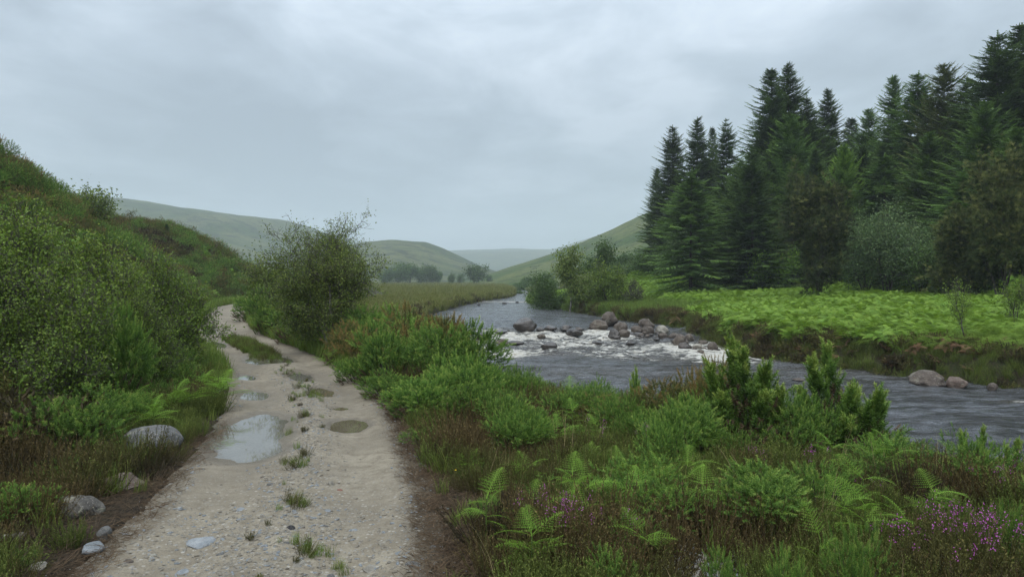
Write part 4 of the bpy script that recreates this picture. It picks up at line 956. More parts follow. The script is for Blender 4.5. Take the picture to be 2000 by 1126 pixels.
# ---- gorse
def gparts(seed, green='gorse', **k):
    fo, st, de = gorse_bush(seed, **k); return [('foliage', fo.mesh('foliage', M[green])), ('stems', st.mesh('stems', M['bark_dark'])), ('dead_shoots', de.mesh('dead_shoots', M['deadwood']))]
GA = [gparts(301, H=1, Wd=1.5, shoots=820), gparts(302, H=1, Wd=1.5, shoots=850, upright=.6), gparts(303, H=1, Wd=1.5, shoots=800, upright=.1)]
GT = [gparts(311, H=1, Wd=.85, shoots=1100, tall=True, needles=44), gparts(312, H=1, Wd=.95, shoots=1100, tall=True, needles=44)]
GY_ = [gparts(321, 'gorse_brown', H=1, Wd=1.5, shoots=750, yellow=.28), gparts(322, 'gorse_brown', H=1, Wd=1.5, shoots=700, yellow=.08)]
GSM = [gparts(331, H=1, Wd=1.4, shoots=300, upright=.5, needles=36)]
def gorse(px, top, Y, wpx, parts, lab, group='gorse bushes', W0=1.5):
    x = X(px, Y); z = zat(x, Y) - .03; h = EYE + (545 - top) / FPX * Y - z; w = wpx / FPX * Y / W0
    put('gorse_bush', lab, 'gorse bush', parts, Y=Y, x=x, z=z, rz=random.uniform(0, 6), sc=(w, w, h * 1.02), group=group)
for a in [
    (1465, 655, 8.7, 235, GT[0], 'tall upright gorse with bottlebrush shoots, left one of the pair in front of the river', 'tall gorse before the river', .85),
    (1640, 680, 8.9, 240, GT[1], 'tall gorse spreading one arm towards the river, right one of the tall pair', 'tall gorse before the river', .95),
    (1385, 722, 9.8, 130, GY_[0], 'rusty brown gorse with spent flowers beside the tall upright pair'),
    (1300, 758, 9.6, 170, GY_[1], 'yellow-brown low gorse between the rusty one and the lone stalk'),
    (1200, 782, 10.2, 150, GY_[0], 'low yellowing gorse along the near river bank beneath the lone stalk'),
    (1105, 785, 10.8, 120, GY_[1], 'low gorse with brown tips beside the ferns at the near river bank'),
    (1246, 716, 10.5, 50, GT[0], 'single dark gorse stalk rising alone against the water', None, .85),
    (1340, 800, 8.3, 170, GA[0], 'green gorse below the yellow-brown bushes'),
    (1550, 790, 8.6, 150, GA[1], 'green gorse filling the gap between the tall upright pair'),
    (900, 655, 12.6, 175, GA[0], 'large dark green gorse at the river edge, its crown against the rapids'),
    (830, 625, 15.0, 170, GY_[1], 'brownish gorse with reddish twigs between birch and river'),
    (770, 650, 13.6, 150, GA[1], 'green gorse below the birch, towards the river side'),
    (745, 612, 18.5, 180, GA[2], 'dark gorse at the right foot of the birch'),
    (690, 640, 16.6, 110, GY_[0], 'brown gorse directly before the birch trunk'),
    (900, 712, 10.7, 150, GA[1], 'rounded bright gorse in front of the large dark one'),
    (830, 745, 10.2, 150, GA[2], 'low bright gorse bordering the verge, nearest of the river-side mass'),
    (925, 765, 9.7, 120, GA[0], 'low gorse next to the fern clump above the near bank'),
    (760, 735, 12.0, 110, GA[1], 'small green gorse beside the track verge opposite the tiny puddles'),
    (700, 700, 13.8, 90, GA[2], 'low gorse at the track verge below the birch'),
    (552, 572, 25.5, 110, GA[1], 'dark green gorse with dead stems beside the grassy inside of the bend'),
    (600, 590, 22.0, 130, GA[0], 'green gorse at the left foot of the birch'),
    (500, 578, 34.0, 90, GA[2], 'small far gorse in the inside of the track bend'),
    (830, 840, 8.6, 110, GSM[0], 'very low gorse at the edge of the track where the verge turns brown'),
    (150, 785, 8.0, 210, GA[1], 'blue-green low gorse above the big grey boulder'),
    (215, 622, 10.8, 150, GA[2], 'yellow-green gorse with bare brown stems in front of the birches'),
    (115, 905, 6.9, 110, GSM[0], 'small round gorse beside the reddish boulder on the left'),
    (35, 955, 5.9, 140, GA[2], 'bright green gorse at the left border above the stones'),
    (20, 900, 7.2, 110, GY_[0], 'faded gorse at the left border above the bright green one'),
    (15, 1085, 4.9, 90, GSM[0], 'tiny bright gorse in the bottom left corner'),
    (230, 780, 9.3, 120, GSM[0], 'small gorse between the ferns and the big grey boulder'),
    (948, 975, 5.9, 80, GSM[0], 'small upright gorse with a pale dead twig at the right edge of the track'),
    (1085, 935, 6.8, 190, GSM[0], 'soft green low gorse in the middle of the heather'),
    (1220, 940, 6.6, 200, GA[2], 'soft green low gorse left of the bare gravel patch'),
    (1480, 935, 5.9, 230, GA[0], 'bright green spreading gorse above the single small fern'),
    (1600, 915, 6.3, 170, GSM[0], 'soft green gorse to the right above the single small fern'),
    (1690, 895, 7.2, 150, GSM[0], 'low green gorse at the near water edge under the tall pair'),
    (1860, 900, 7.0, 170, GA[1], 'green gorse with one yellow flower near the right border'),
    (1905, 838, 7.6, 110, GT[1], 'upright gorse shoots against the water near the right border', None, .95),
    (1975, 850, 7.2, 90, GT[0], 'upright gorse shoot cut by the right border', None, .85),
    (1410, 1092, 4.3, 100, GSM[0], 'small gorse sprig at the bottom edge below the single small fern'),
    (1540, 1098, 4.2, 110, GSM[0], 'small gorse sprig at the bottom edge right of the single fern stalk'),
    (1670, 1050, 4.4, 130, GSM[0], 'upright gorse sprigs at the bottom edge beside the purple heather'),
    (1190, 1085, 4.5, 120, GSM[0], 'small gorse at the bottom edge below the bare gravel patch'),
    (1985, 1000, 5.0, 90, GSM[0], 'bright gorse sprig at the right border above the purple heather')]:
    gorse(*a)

# ---- ferns: a stalk and several fronds each
r = np.random.default_rng(77)
FR = []
for i in range(3):
    b = Buf(); b.V, b.F, b.T = [], [], []; v, f, t = frond_tpl(r, 1.0, 12, 11, 0.46, (.22, .34, .48)[i]); b.add(v, f, t); FR.append(b.mesh('frond', M['bracken']))
bst = Buf(); bst.tubes([[0, 0, 0]], [[0, 0, 1]], [.008], [.005], 5, .5); STK = bst.mesh('stalk', M['stem_green'])
def fern(px, top, Y, wpx, lab, n=9, group='fern clumps', lean=0.0, elev=0.5, seed=0, low=0.45):
    rr = random.Random(seed + int(px)); x = X(px, Y); z = zat(x, Y) - .02; h = EYE + (545 - top) / FPX * Y - z; w = wpx / FPX * Y / 2
    o = thing('fern', lab, 'fern', (x, Y, z), 0, 1, group)
    ht = h * .58; s = obj('stalk', STK, o, (0, 0, 0), 0, (1, 1, ht)); s.rotation_euler = (0, lean, 0)
    for i in range(n):
        a = i / n * 6.28 + rr.uniform(-.4, .4); hh = ht * (rr.uniform(low, 1.0) if i else 1.0); e_ = elev * (1.15 if i == 0 else rr.uniform(.3, 1.3))
        f = obj('frond', FR[i % 3], o, (lean * hh, 0, hh), 0, w * rr.uniform(.8, 1.12) if i else max(w, min(1.6 * w, (h - ht) * 1.3)))
        f.rotation_euler = (e_, rr.uniform(-.35, .35), a)
for a in [
    (432, 715, 10.9, 130, 'broad fern clump overhanging the track edge beside the narrow bright puddle', 14),
    (340, 742, 10.2, 150, 'arching fern clump between the gorse and the clump at the track edge', 14),
    (255, 738, 9.9, 110, 'fern clump right of the blue-green gorse', 12),
    (395, 735, 12.2, 130, 'fern clump behind the two at the track edge', 13),
    (300, 760, 9.2, 110, 'low fern clump just above the big grey boulder', 11),
    (38, 665, 8.2, 44, 'bright fern fronds hanging out of the dark scrub at the left border', 7),
    (210, 700, 10.5, 90, 'fern half hidden under the yellow-green gorse', 9),
    (1000, 762, 9.4, 120, 'large fern beside the low gorse on the near bank', 8),
    (960, 790, 8.9, 90, 'fern leaning against the bright gorse mass', 9),
    (1112, 718, 11.2, 100, 'tall thin fern standing against the water', 8),
    (1088, 808, 8.5, 120, 'upright fern in the heather below the tall thin one', 7),
    (1165, 795, 8.7, 80, 'narrow fern between the yellowing gorse and the heather', 7),
    (1030, 885, 7.0, 120, 'most complete triangular fern frond cluster in the middle of the verge', 9),
    (915, 888, 7.3, 110, 'pale green fern at the track side of the verge', 9),
    (965, 920, 6.6, 80, 'small fern below the pale green one', 7),
    (1150, 862, 7.8, 80, 'small fern in front of the brown heather', 7),
    (1350, 742, 9.2, 80, 'yellow-green fern arching out of the rusty gorse', 7),
    (1270, 760, 10.4, 80, 'fern behind the yellow-brown gorse at the water edge', 7),
    (1748, 818, 7.0, 110, 'bright fern with a curled tip against the water', 7),
    (640, 690, 16.5, 80, 'fern at the track verge in front of the birch', 9),
    (700, 668, 16.8, 80, 'fern among the gorse before the birch', 9),
    (735, 690, 14.6, 70, 'fern at the foot of the brown gorse', 9),
    (1060, 760, 11.0, 80, 'low fern beside the tall thin one at the water edge', 6)]:
    fern(*a)
fern(1598, 985, 4.9, 120, 'single bright young fern with a bare curved stalk near the bottom edge', 4, None, .05, .95, 4, .6)
# ---- boulders
RW = [rock_mesh('boulder', 400 + i, 3, M['rock_wet'], (.62, .7, .55, .66)[i]) for i in range(4)]
RBn = [rock_mesh('boulder', 410 + i, 3, M['rock_brown'], (.66, .75, .6, .7)[i]) for i in range(4)]
def rk(px, base, wpx, me, lab, hk=1.0, group=None, lvl=True, Y=None, sink=0.24, cat='boulder', name='boulder', rz=None):
    if Y is None:
        Y = 4167 / (base - 545)
        for _ in range(6): Y = (EYE - float(wlevel(np.array(Y)))) * FPX / (base - 545)
    x = X(px, Y); w = wpx / FPX * Y; zb = float(wlevel(np.array(Y))) if lvl else zat(x, Y)
    bb = [v.co.z for v in me.vertices] if False else None
    o = thing(name, lab, cat, (x, Y, zb + w * .5 * me['zs'] * hk * (1 - 2 * sink)), rz if rz is not None else random.uniform(0, 6.28), (w, w, w * hk), group, me)
for me in RW + RBn: me['zs'] = max(v.co.z for v in me.vertices) * 2
GRV = 'boulders in the rapids'
for a in [
    (1025, 648, 40, RW[0], 'large domed dark boulder at the upstream lip of the rapids', 1.15),
    (940, 664, 42, RW[2], 'long low black boulder in the foam near the gorse', .8),
    (962, 684, 24, RW[1], 'dark boulder at the lower left of the rapids', 1.1), (980, 674, 25, RBn[2], 'flat reddish boulder just above the lower left dark one', .8),
    (1008, 674, 30, RW[2], 'low wet boulder between the reddish one and the domed one', .7), (1072, 684, 28, RW[3], 'angular dark boulder alone in the lower middle of the rapids', 1.1),
    (1122, 657, 30, RW[0], 'smooth black boulder ringed by foam in the middle of the rapids', .9), (1058, 660, 18, RBn[0], 'small reddish boulder between the domed and the smooth black ones', .9),
    (1075, 646, 32, RW[2], 'flat dark boulder on the lip right of the large domed one', .8), (1105, 646, 24, RW[1], 'low boulder on the lip with water running over it', .7),
    (1132, 647, 16, RW[3], 'small dark boulder on the lip nearest the brown pile', .9), (1056, 648, 16, RW[1], 'small wet boulder touching the large domed one', .8),
    (1168, 644, 36, RBn[2], 'broad brown boulder, first of the pile at the right end of the lip', .85), (1191, 638, 34, RBn[1], 'tall grey-brown boulder at the back of the pile', 1.1),
    (1211, 648, 30, RBn[0], 'round warm brown boulder in front of the tall grey-brown one', 1.25), (1199, 661, 24, RW[1], 'dark wet boulder below the round warm brown one', 1.2),
    (1218, 658, 24, RBn[3], 'brown boulder tucked under the round warm brown one', .9), (1205, 663, 13, RW[0], 'tiny dark boulder in front of the dark wet one', 1.1),
    (1247, 655, 20, RW[2], 'small dark stone awash right of the pile', .7), (1168, 671, 22, RW[3], 'half drowned boulder in the lower right of the rapids', .5),
    (1232, 674, 22, RW[1], 'dark half drowned boulder in the white water near the right bank', .7), (1266, 682, 20, RW[2], 'low brown stone at the tail of the rapids', .5),
    (928, 652, 34, RW[2], 'drowned boulder making a smooth hump at the left of the lip', .35), (980, 651, 34, RW[0], 'drowned boulder making a smooth hump left of the large domed one', .35),
    (1160, 598, 14, RW[0], 'far boulder under the leaning willow', 1.0), (935, 596, 8, RW[1], 'far dark stone off the meadow bank, left', .8), (985, 593, 9, RW[2], 'far dark stone in the upper riffle, middle', .8), (1010, 591, 7, RW[3], 'far dark stone in the upper riffle beside the main flow', .8)]:
    if a[0] == 1160: a = (1065,) + a[1:]
    rk(*(a[:2] + (a[2] * 1.15,) + a[3:]), group=GRV, sink=.13)
GP = 'boulders piled along the right bank'
for a in [(1244, 650, 26, RBn[3], 'squarish grey boulder at the upstream end of the bank pile', 1.0), (1262, 640, 34, RBn[1], 'large brown boulder highest in the bank pile under the grass', .9),
    (1265, 651, 28, RBn[0], 'upright grey-pink boulder in the middle of the bank pile', 1.3), (1292, 652, 34, RBn[2], 'pale yellowish sloping boulder of the bank pile', 1.0),
    (1295, 660, 22, RBn[3], 'small grey boulder under the pale yellowish one', .9), (1318, 662, 28, RBn[0], 'pinkish boulder right of the pale yellowish one', 1.1),
    (1325, 675, 32, RBn[1], 'round brown boulder at the waterline, largest of the lower bank pile', 1.2), (1338, 682, 26, RW[3], 'dark angular boulder at the waterline ending the bank pile', 1.3),
    (1306, 671, 24, RW[1], 'dark flat boulder at the waterline of the bank pile', .7), (1346, 665, 26, RBn[2], 'grey boulder up the bank behind the round brown one', 1.1),
    (1362, 680, 22, RBn[3], 'pale grey boulder lying right of the dark angular one', .8), (1372, 672, 24, RBn[0], 'brown boulder under the heather edge', .9),
    (1392, 684, 26, RBn[1], 'last brown boulder before the overgrown bank', 1.1), (1282, 664, 16, RW[0], 'small dark stone at the waterline left of the dark flat one', .8),
    (1368, 690, 16, RBn[3], 'small pale stone in the water below the last boulders', .9)]:
    m = a[3]
    if a[4].startswith('pale'): m = m.copy(); m.materials.clear(); m.materials.append(M['rock_pale']); m['zs'] = a[3]['zs']
    rk(*(a[:3] + (m,) + a[4:]), group=GP, sink=.25)
r_ = random.Random(21)
for i in range(34):
    t = r_.random(); px = 1225 + 185 * t + r_.uniform(-8, 8); base = 640 + 45 * t + r_.uniform(-4, 12)
    rk(px, base, r_.uniform(7, 15), (RBn + RW)[r_.randrange(8)], 'small stone wedged between the boulders along the right bank', r_.uniform(.6, 1.1), 'small stones of the bank pile', sink=.2)
for a in [(1811, 749, 78, RBn[2], 'long low grey boulder half in the water below the far bank', .75), (1866, 740, 46, RBn[0], 'rounded pinkish boulder on the bank beside the long low one', 1.05),
          (1938, 751, 24, RBn[1], 'small brown boulder at the waterline near the right border', 1.0), (1560, 742, 30, RW[2], 'dark rock just breaking the water beneath the far bank', .4)]:
    m = a[3].copy(); m.materials.clear(); m.materials.append(M['rock_brown' if a[0] == 1811 else 'rock_pink' if a[0] == 1866 else 'rock_brown']); m['zs'] = a[3]['zs']
    rk(*(a[:3] + (m,) + a[4:]), group='boulders under the far bank', sink=.3, Y={1866: 20.6, 1938: 19.9}.get(a[0]), rz=1.5)
# left verge boulders (finer)
def vb(px, top, Y, wpx, seed, mat, lab, hk, flat=.7, rz=0.0, name='boulder', cat='boulder', sub=4, facets=9, rough=.07, group='boulders on the left verge'):
    me = rock_mesh(name, seed, sub, M[mat], flat, facets, rough); w = wpx / FPX * Y; x = X(px, Y)
    zt = EYE + (545 - top) / FPX * Y; hz = max(v.co.z for v in me.vertices) * w * hk
    thing(name, lab, cat, (x, Y, zt - hz), rz, (w, w, w * hk), group, me)
r_ = random.Random(31)
for i in range(40):
    Y = r_.uniform(4.6, 11); px = r_.uniform(930, 1900); x = X(px, Y)
    if float(fields(np.array([x]), np.array([Y]))[0][0]) < .8 or (abs(x - 1.45) < .5 and Y < 5.6): continue
    z = zat(x, Y); fern(px, 545 + (EYE - z - r_.uniform(.42, .72)) / Y * FPX, Y, r_.uniform(.42, .72) / Y * FPX, 'small bright fern half sunk in the heather of the right verge', 7, 'small ferns of the right verge', seed=i)
vb(297, 834, 8.3, 112, 501, 'rock_lichen2', 'big smooth grey boulder in the heather, farthest of the three large ones on the left', .85, rz=.3, facets=3, rough=.04)
vb(240, 922, 6.9, 98, 502, 'rock_pink', 'reddish rough boulder in the heather, middle of the three large ones on the left', 1.0, rz=1.0)
vb(152, 968, 6.1, 96, 523, 'rock_lichen', 'lichen patched boulder with a black stain, nearest of the three large ones on the left', 1.1, rz=.2, facets=5)
vb(180, 1058, 5.2, 52, 504, 'stone_blue', 'blue-grey angular stone at the left track edge', .7, rz=-.4, sub=3)
vb(204, 1028, 5.5, 30, 505, 'rock_grey', 'upright dull grey stone behind the blue-grey angular one', 1.6, sub=3)
vb(75, 1097, 4.9, 30, 506, 'rock_pale', 'small cream stone near the bottom left corner', .8, sub=3)
vb(35, 1040, 5.4, 40, 507, 'rock_brown', 'low dull stone in the gravel at the left border', .5, sub=3)
vb(8, 1042, 5.3, 22, 508, 'rock_pale', 'pale stone cut by the left border', .8, sub=3)
# stones in the track
PBm = [rock_mesh('stone', 520 + i, 2, M['pebble'], .5) for i in range(4)]
def st(px, py, wpx, mat, lab, flat=.35, hk=1.0, rz=0.0, seed=0, proud=.35):
    Y = EYE * FPX / (py - 545); me = rock_mesh('stone', 540 + seed, 3, M[mat], flat, 8, .06); w = wpx / FPX * Y; x = X(px, Y)
    hz = max(v.co.z for v in me.vertices) * w * hk; zz = float(track_local(np.array([x]), np.array([Y]))[0][0])
    thing('stone', lab, 'stone', (x, Y, zz + hz * (2 * proud - 1) * 1.0), rz, (w, w * (1.0), w * hk), 'stones in the track', me)
for i, a in enumerate([(393, 1056, 62, 'stone_blue', 'large flat blue-grey slab sunk in the left rut'), (567, 1040, 26, 'stone_black', 'small black stone lying on the grassy middle of the track', .6, 1.0), (583, 1104, 40, 'rock_pale', 'flat white stone in the lower middle of the track', .35),
    (523, 1112, 20, 'rock_pale', 'small white stone left of the flat white one', .5), (725, 1108, 40, 'rock_pale', 'pale angular slab at the bottom of the right rut', .3), (805, 1110, 36, 'rock_grey', 'pale grey slab close to the right border of the track', .3),
    (357, 1112, 36, 'stone_blue', 'dark grey slab at the bottom of the left rut', .4), (646, 948, 18, 'rock_pale', 'pointed cream stone standing up in the middle of the track', .9, 1.1), (663, 957, 13, 'stone_red', 'small brick-red stone beside the pointed cream one', .5),
    (640, 1000, 17, 'stone_blue', 'bluish stone in the right middle of the track', .5), (470, 996, 24, 'stone_blue', 'blue-grey flat stone in the left rut upper one', .3), (528, 950, 18, 'rock_grey', 'pale flat stone left of the grassy tuft', .3),
    (758, 1056, 12, 'rock_pale', 'small white stone in the right rut', .6), (845, 1075, 22, 'rock_grey', 'grey stone at the right border of the track', .4), (636, 1030, 12, 'rock_grey', 'small grey stone beside a tiny grass tuft', .6),
    (480, 1012, 18, 'rock_pale', 'pale chip below the blue-grey flat stone', .3), (590, 1037, 16, 'rock_brown', 'flat tan stone right of the black stone', .3), (432, 1085, 20, 'rock_grey', 'grey stone in the left rut below the large slab', .4),
    (690, 1030, 20, 'stone_blue', 'smooth blue-grey stone in the right rut above the small white one', .3), (645, 1120, 20, 'rock_grey', 'grey cobble at the very bottom of the track', .5), (513, 935, 10, 'rock_brown', 'small brown stone in the left rut', .5),
    (560, 1070, 14, 'rock_grey', 'greyish pebble under the black stone', .5), (780, 1085, 22, 'stone_blue', 'blue-grey stone between the pale slabs', .3), (300, 1085, 20, 'rock_pale', 'pale stone at the left border of the track', .5),
    (250, 1100, 24, 'rock_brown', 'brown stone at the left border of the track', .5), (330, 1045, 14, 'rock_pale', 'small pale chip beside the large slab', .4)]):
    st(*a, seed=i, rz=random.uniform(0, 6))

# ================================================================== STUFF (instanced on points)
def stuff(name, pts, rots, scl, idx, temps, **props):
    me = bpy.data.meshes.new(name); me.vertices.add(len(pts)); me.vertices.foreach_set('co', np.asarray(pts, np.float32).ravel())
    a = me.attributes.new('rot', 'FLOAT_VECTOR', 'POINT'); a.data.foreach_set('vector', np.asarray(rots, np.float32).ravel())
    a = me.attributes.new('scl', 'FLOAT_VECTOR', 'POINT'); a.data.foreach_set('vector', np.asarray(scl, np.float32).ravel())
    a = me.attributes.new('pick', 'INT', 'POINT'); a.data.foreach_set('value', np.asarray(idx, np.int32))
    o = obj(name, me, None, kind='stuff', **props)
    g = bpy.data.node_groups.new(name, 'GeometryNodeTree')
    g.interface.new_socket('Geometry', in_out='INPUT', socket_type='NodeSocketGeometry'); g.interface.new_socket('Geometry', in_out='OUTPUT', socket_type='NodeSocketGeometry')
    N = g.nodes; L = g.links; gi = N.new('NodeGroupInput'); go = N.new('NodeGroupOutput'); iop = N.new('GeometryNodeInstanceOnPoints')
    L.new(gi.outputs[0], iop.inputs['Points'])
    join = N.new('GeometryNodeJoinGeometry')
    for i, tm in reversed(list(enumerate(temps))):
        src = bpy.data.objects.new(name + '_source', tm); oi = N.new('GeometryNodeObjectInfo'); oi.inputs['Object'].default_value = src; oi.inputs['As Instance'].default_value = False
        gt = N.new('GeometryNodeGeometryToInstance'); L.new(oi.outputs['Geometry'], gt.inputs[0]); L.new(gt.outputs[0], join.inputs[0])
    L.new(join.outputs[0], iop.inputs['Instance']); iop.inputs['Pick Instance'].default_value = True
    def na(nm, ty):
        n = N.new('GeometryNodeInputNamedAttribute'); n.data_type = ty; n.inputs['Name'].default_value = nm; return n.outputs['Attribute']
    L.new(na('pick', 'INT'), iop.inputs['Instance Index'])
    e2r = N.new('FunctionNodeEulerToRotation'); L.new(na('rot', 'FLOAT_VECTOR'), e2r.inputs[0]); L.new(e2r.outputs[0], iop.inputs['Rotation'])
    L.new(na('scl', 'FLOAT_VECTOR'), iop.inputs['Scale']); L.new(iop.outputs[0], go.inputs[0])
    md = o.modifiers.new('scatter', 'NODES'); md.node_group = g
    return o
def sample(n, x0, x1, y0, y1, keep, r, near=None):
    """random points with keep(x, y, fields, noise) -> probability"""
    x = r.uniform(x0, x1, n); y = r.uniform(y0, y1, n)
    if near: y = y0 + (y1 - y0) * r.random(n) ** near; x = x0 + (x - x0)
    # only what lies inside the view, with a margin for a side step
    m = np.abs(x) < 0.80 * np.abs(y) + 3.0; x, y = x[m], y[m]
    f = fields(x, y); p = keep(x, y, f); m = r.random(len(x)) < p
    x, y = x[m], y[m]; f = tuple(q[m] for q in f); z = land_z(x, y, f, dig=False); return np.stack([x, y, z], 1), f
def place(name, P, r, temps, s0, s1, tilt=0.12, sz=None, smul=None, pick=None, **k):
    n = len(P); s = r.uniform(s0, s1, n) * (1 if smul is None else smul); S = np.stack([s, s, s * (1 if sz is None else r.uniform(sz[0], sz[1], n))], 1)
    R = np.stack([r.normal(0, tilt, n), r.normal(0, tilt, n), r.uniform(0, 6.28, n)], 1)
    return stuff(name, P, R, S, r.integers(0, len(temps), n) if pick is None else np.clip((pick * .999 * len(temps)), 0, len(temps) - 1).astype(int), temps, **k)
def patches(P, s, seed, r, jit=.10): return ss(-.45, .45, fbm(P[:, 0] * s, P[:, 1] * s, seed, 3)) + r.normal(0, jit, len(P))
r = np.random.default_rng(99)
tH = [heather_tuft(r).mesh('heather_tuft', M['heather']) for _ in range(2)] + [heather_tuft(r, 40, .30).mesh('heather_tuft', M['heather_dark'])]
tHR = [heather_tuft(r, 44, .34).mesh('heather_tuft', M['heather_red'])]; tHG = [heather_tuft(r, 44, .30).mesh('heather_tuft', M['heather_green']) for _ in range(2)]
tHD = [heather_tuft(r, 36, .30, .02).mesh('heather_tuft', M['heather_dark']), heather_tuft(r, 36, .34, .02).mesh('heather_tuft', M['heather'])]
tG = [blade(46, .30, .006, .8, r, .10).mesh('grass_tuft', M['grass']) for _ in range(2)]
tGB = [blade(46, .34, .009, .7, r, .12).mesh('grass_tuft', M['grass_bright']) for _ in range(2)]
tGM = [blade(30, .34, .022, .9, r, .22).mesh('grass_tuft', M['grass_meadow']) for _ in range(2)]
tST = [blade(5, .55, .004, .5, r, .08).mesh('dry_stalk', M['straw'])]
tBF = [bracken_clump(r, 5, 1, .72, .60).mesh('bracken', M['bracken_field']) for _ in range(3)]
tBN = [bracken_clump(r, 5, 0, .62, .60).mesh('bracken', M['bracken_field']) for _ in range(2)]
tBH = [bracken_clump(r, 5, 1, .6, .7).mesh('bracken', M['bracken']) for _ in range(3)]
tBD = [bracken_clump(r, 4, 1, .42, .5).mesh('bracken', M['bracken_dead']) for _ in range(2)]
g1_, _, _ = gorse_bush(341, 1, 1.4, 230, .4, needles=30); tGO = [g1_.mesh('gorse_tuft', M['gorse'])]
tBS = [gorse_bush(342, 1, 1.4, 200, .2, needles=26, yellow=.1)[0].mesh('scrub', M['gorse_brown'])]
tPB = [rock_mesh('pebble', 560 + i, 1, M[m], .6, 6, .1, False) for i, m in enumerate(('pebble', 'stone_blue', 'pebble', 'rock_pale'))]
def clumps(x, y, s, a, b, seed): return ss(a, b, fbm(x * s, y * s, seed, 3))

# heather of the near verges
def k1(x, y, f):
    dr, rt, dt, dh, tp = f; e_ = TW + .30 + .28 * fbm(x * 1.2, y * 1.2, 111) + np.where((x > -1) & (y < 7), .18, 0)
    patch = np.exp(-(((x - 1.45) / .42) ** 2 + ((y - 4.9) / .55) ** 2))
    clr = sum(np.exp(-(((x - X(a, b + c)) / w) ** 2 + ((y - b) / h) ** 2) ** 2) for a, b, c, w, h in ((297, 8.0, 0, .42, .35), (240, 6.55, 0, .36, .40), (152, 5.75, 0, .38, .42), (185, 5.05, 0, .22, .25), (75, 4.8, 0, .2, .2)))
    return np.clip(1 - 1.2 * clr, 0, 1) * (dt > e_) * (dr > .15) * (~rt) * (dh < 5) * (1 - .9 * ss(12, 20, y)) * (1 - patch) * (.35 + .65 * clumps(x, y, .9, -.5, .2, 112))
P, f = sample(34000, -12, 14, 2.2, 20, k1, r, 1.5); place('heather', P, r, tHG + tHG + tHG + tH + tHR, .6, 1.2, .15, (.8, 1.25), (.70 + .35 * clumps(P[:, 0], P[:, 1], 1.1, -.4, .4, 113)) * (.6 + .4 * ss(.5, 3.5, f[0])), patches(P, .75, 140, r, .12))
# grass among it
def k2(x, y, f):
    dr, rt, dt, dh, tp = f
    return (dt > TW + .15) * (dr > .1) * (~rt) * (dh < 4) * (.05 + .28 * clumps(x, y, .7, .0, .5, 115)) * (y < 26)
P, f = sample(26000, -16, 14, 2.2, 26, k2, r, 1.3); place('grass', P, r, tG, .5, 1.0, .2)
def k2b(x, y, f):   # grassy verges along the far part of the track
    dr, rt, dt, dh, tp = f
    return (dt > TW - .02) * (dt < 3.6) * (dr > .3) * (~rt) * (dh < 1.4) * ss(12, 17, y) * (1 - .4 * ss(2.2, 3.4, dt))
P, f = sample(60000, -30, -1, 12, 75, k2b, r, 1.0); place('grass', P, r, tG + tGB[:1], .8, 1.4, .2, smul=1 + .012 * (P[:, 1] - 12))
def k2c(x, y, f):   # short turf at the very edge and in the middle strip
    dr, rt, dt, dh, tp = f
    strip = (dt < .36) * np.exp(-((y - 20.8) / 2.6) ** 4) + (dt < .28) * (.25 * ss(11, 12, y) * (1 - ss(15, 16, y)) * clumps(x, y, 1.2, 0, .3, 117) + .3 * ss(26, 30, y) * clumps(x, y, .5, 0, .3, 118))
    tuft = sum(np.exp(-(((x - X(a, b)) / c) ** 2 + ((y - b) / c) ** 2)) for a, b, c in ((578, 7.4, .12), (585, 7.7, .09), (578, 6.2, .11), (530, 6.0, .06), (640, 5.75, .05), (615, 5.15, .09), (575, 5.2, .07), (570, 9.3, .08), (590, 8.4, .05), (600, 10.2, .15), (560, 6.8, .05), (660, 4.9, .05)))
    return np.clip(strip * 1.0 + tuft * 1.0, 0, 1)
P, f = sample(70000, -12, 0, 4, 44, k2c, r, 1.2); P[:, 2] = track_local(P[:, 0], P[:, 1])[0]; place('grass', P, r, tG + tGB + tG + tH[:1], .18, .40, .3, smul=1 + .6 * ss(15, 20, P[:, 1]))
P, f = sample(9000, -8, 0, 4, 16, lambda x, y, f: (f[2] < .25) * .10 * clumps(x, y, 1.6, -.2, .3, 161), r, 1.1); P[:, 2] = track_local(P[:, 0], P[:, 1])[0]; place('track_crown_growth', P, r, tHD + tG, .10, .24, .3)
P, f = sample(700, -2, 14, 2.4, 12, lambda x, y, f: (f[2] > TW + .5) * (f[0] > .4) * (~f[1]) * .55, r, 1.0); place('dry_grass_stalks', P, r, tST, .7, 1.3, .2)
# small gorse and brown scrub filling the river side of the verge
def k3(x, y, f):
    dr, rt, dt, dh, tp = f
    return (dt > TW + .9) * (dr > .2) * (~rt) * (dh < 0) * ss(7, 10, y) * (1 - ss(34, 40, y)) * clumps(x, y, .5, -.3, .3, 119) * .8 + (dt > TW + .5) * (dr > .2) * (~rt) * (dh < 1) * (y > 3.4) * (y <= 9) * clumps(x, y, .8, .0, .4, 139) * .15
P, f = sample(8500, -14, 10, 3.2, 40, k3, r); place('low_scrub', P, r, tGO, .24, .55, .15, (.8, 1.3), .45 + .55 * np.maximum(ss(.5, 4.5, f[0]), P[:, 0] < -1.5))
def k3b(x, y, f):
    dr, rt, dt, dh, tp = f
    return (dt > TW + 1.2) * (dr > .1) * (~rt) * (dh < 0) * ss(9, 12, y) * (1 - ss(44, 52, y))
P, f = sample(9000, -18, 6, 9, 52, k3b, r); place('heather', P, r, tHG + tHD + tHR + tG[:1], .8, 1.4, .15, smul=.5 + .5 * np.maximum(ss(.5, 4, f[0]), P[:, 0] < -1.5), pick=patches(P, .6, 141, r, .15))
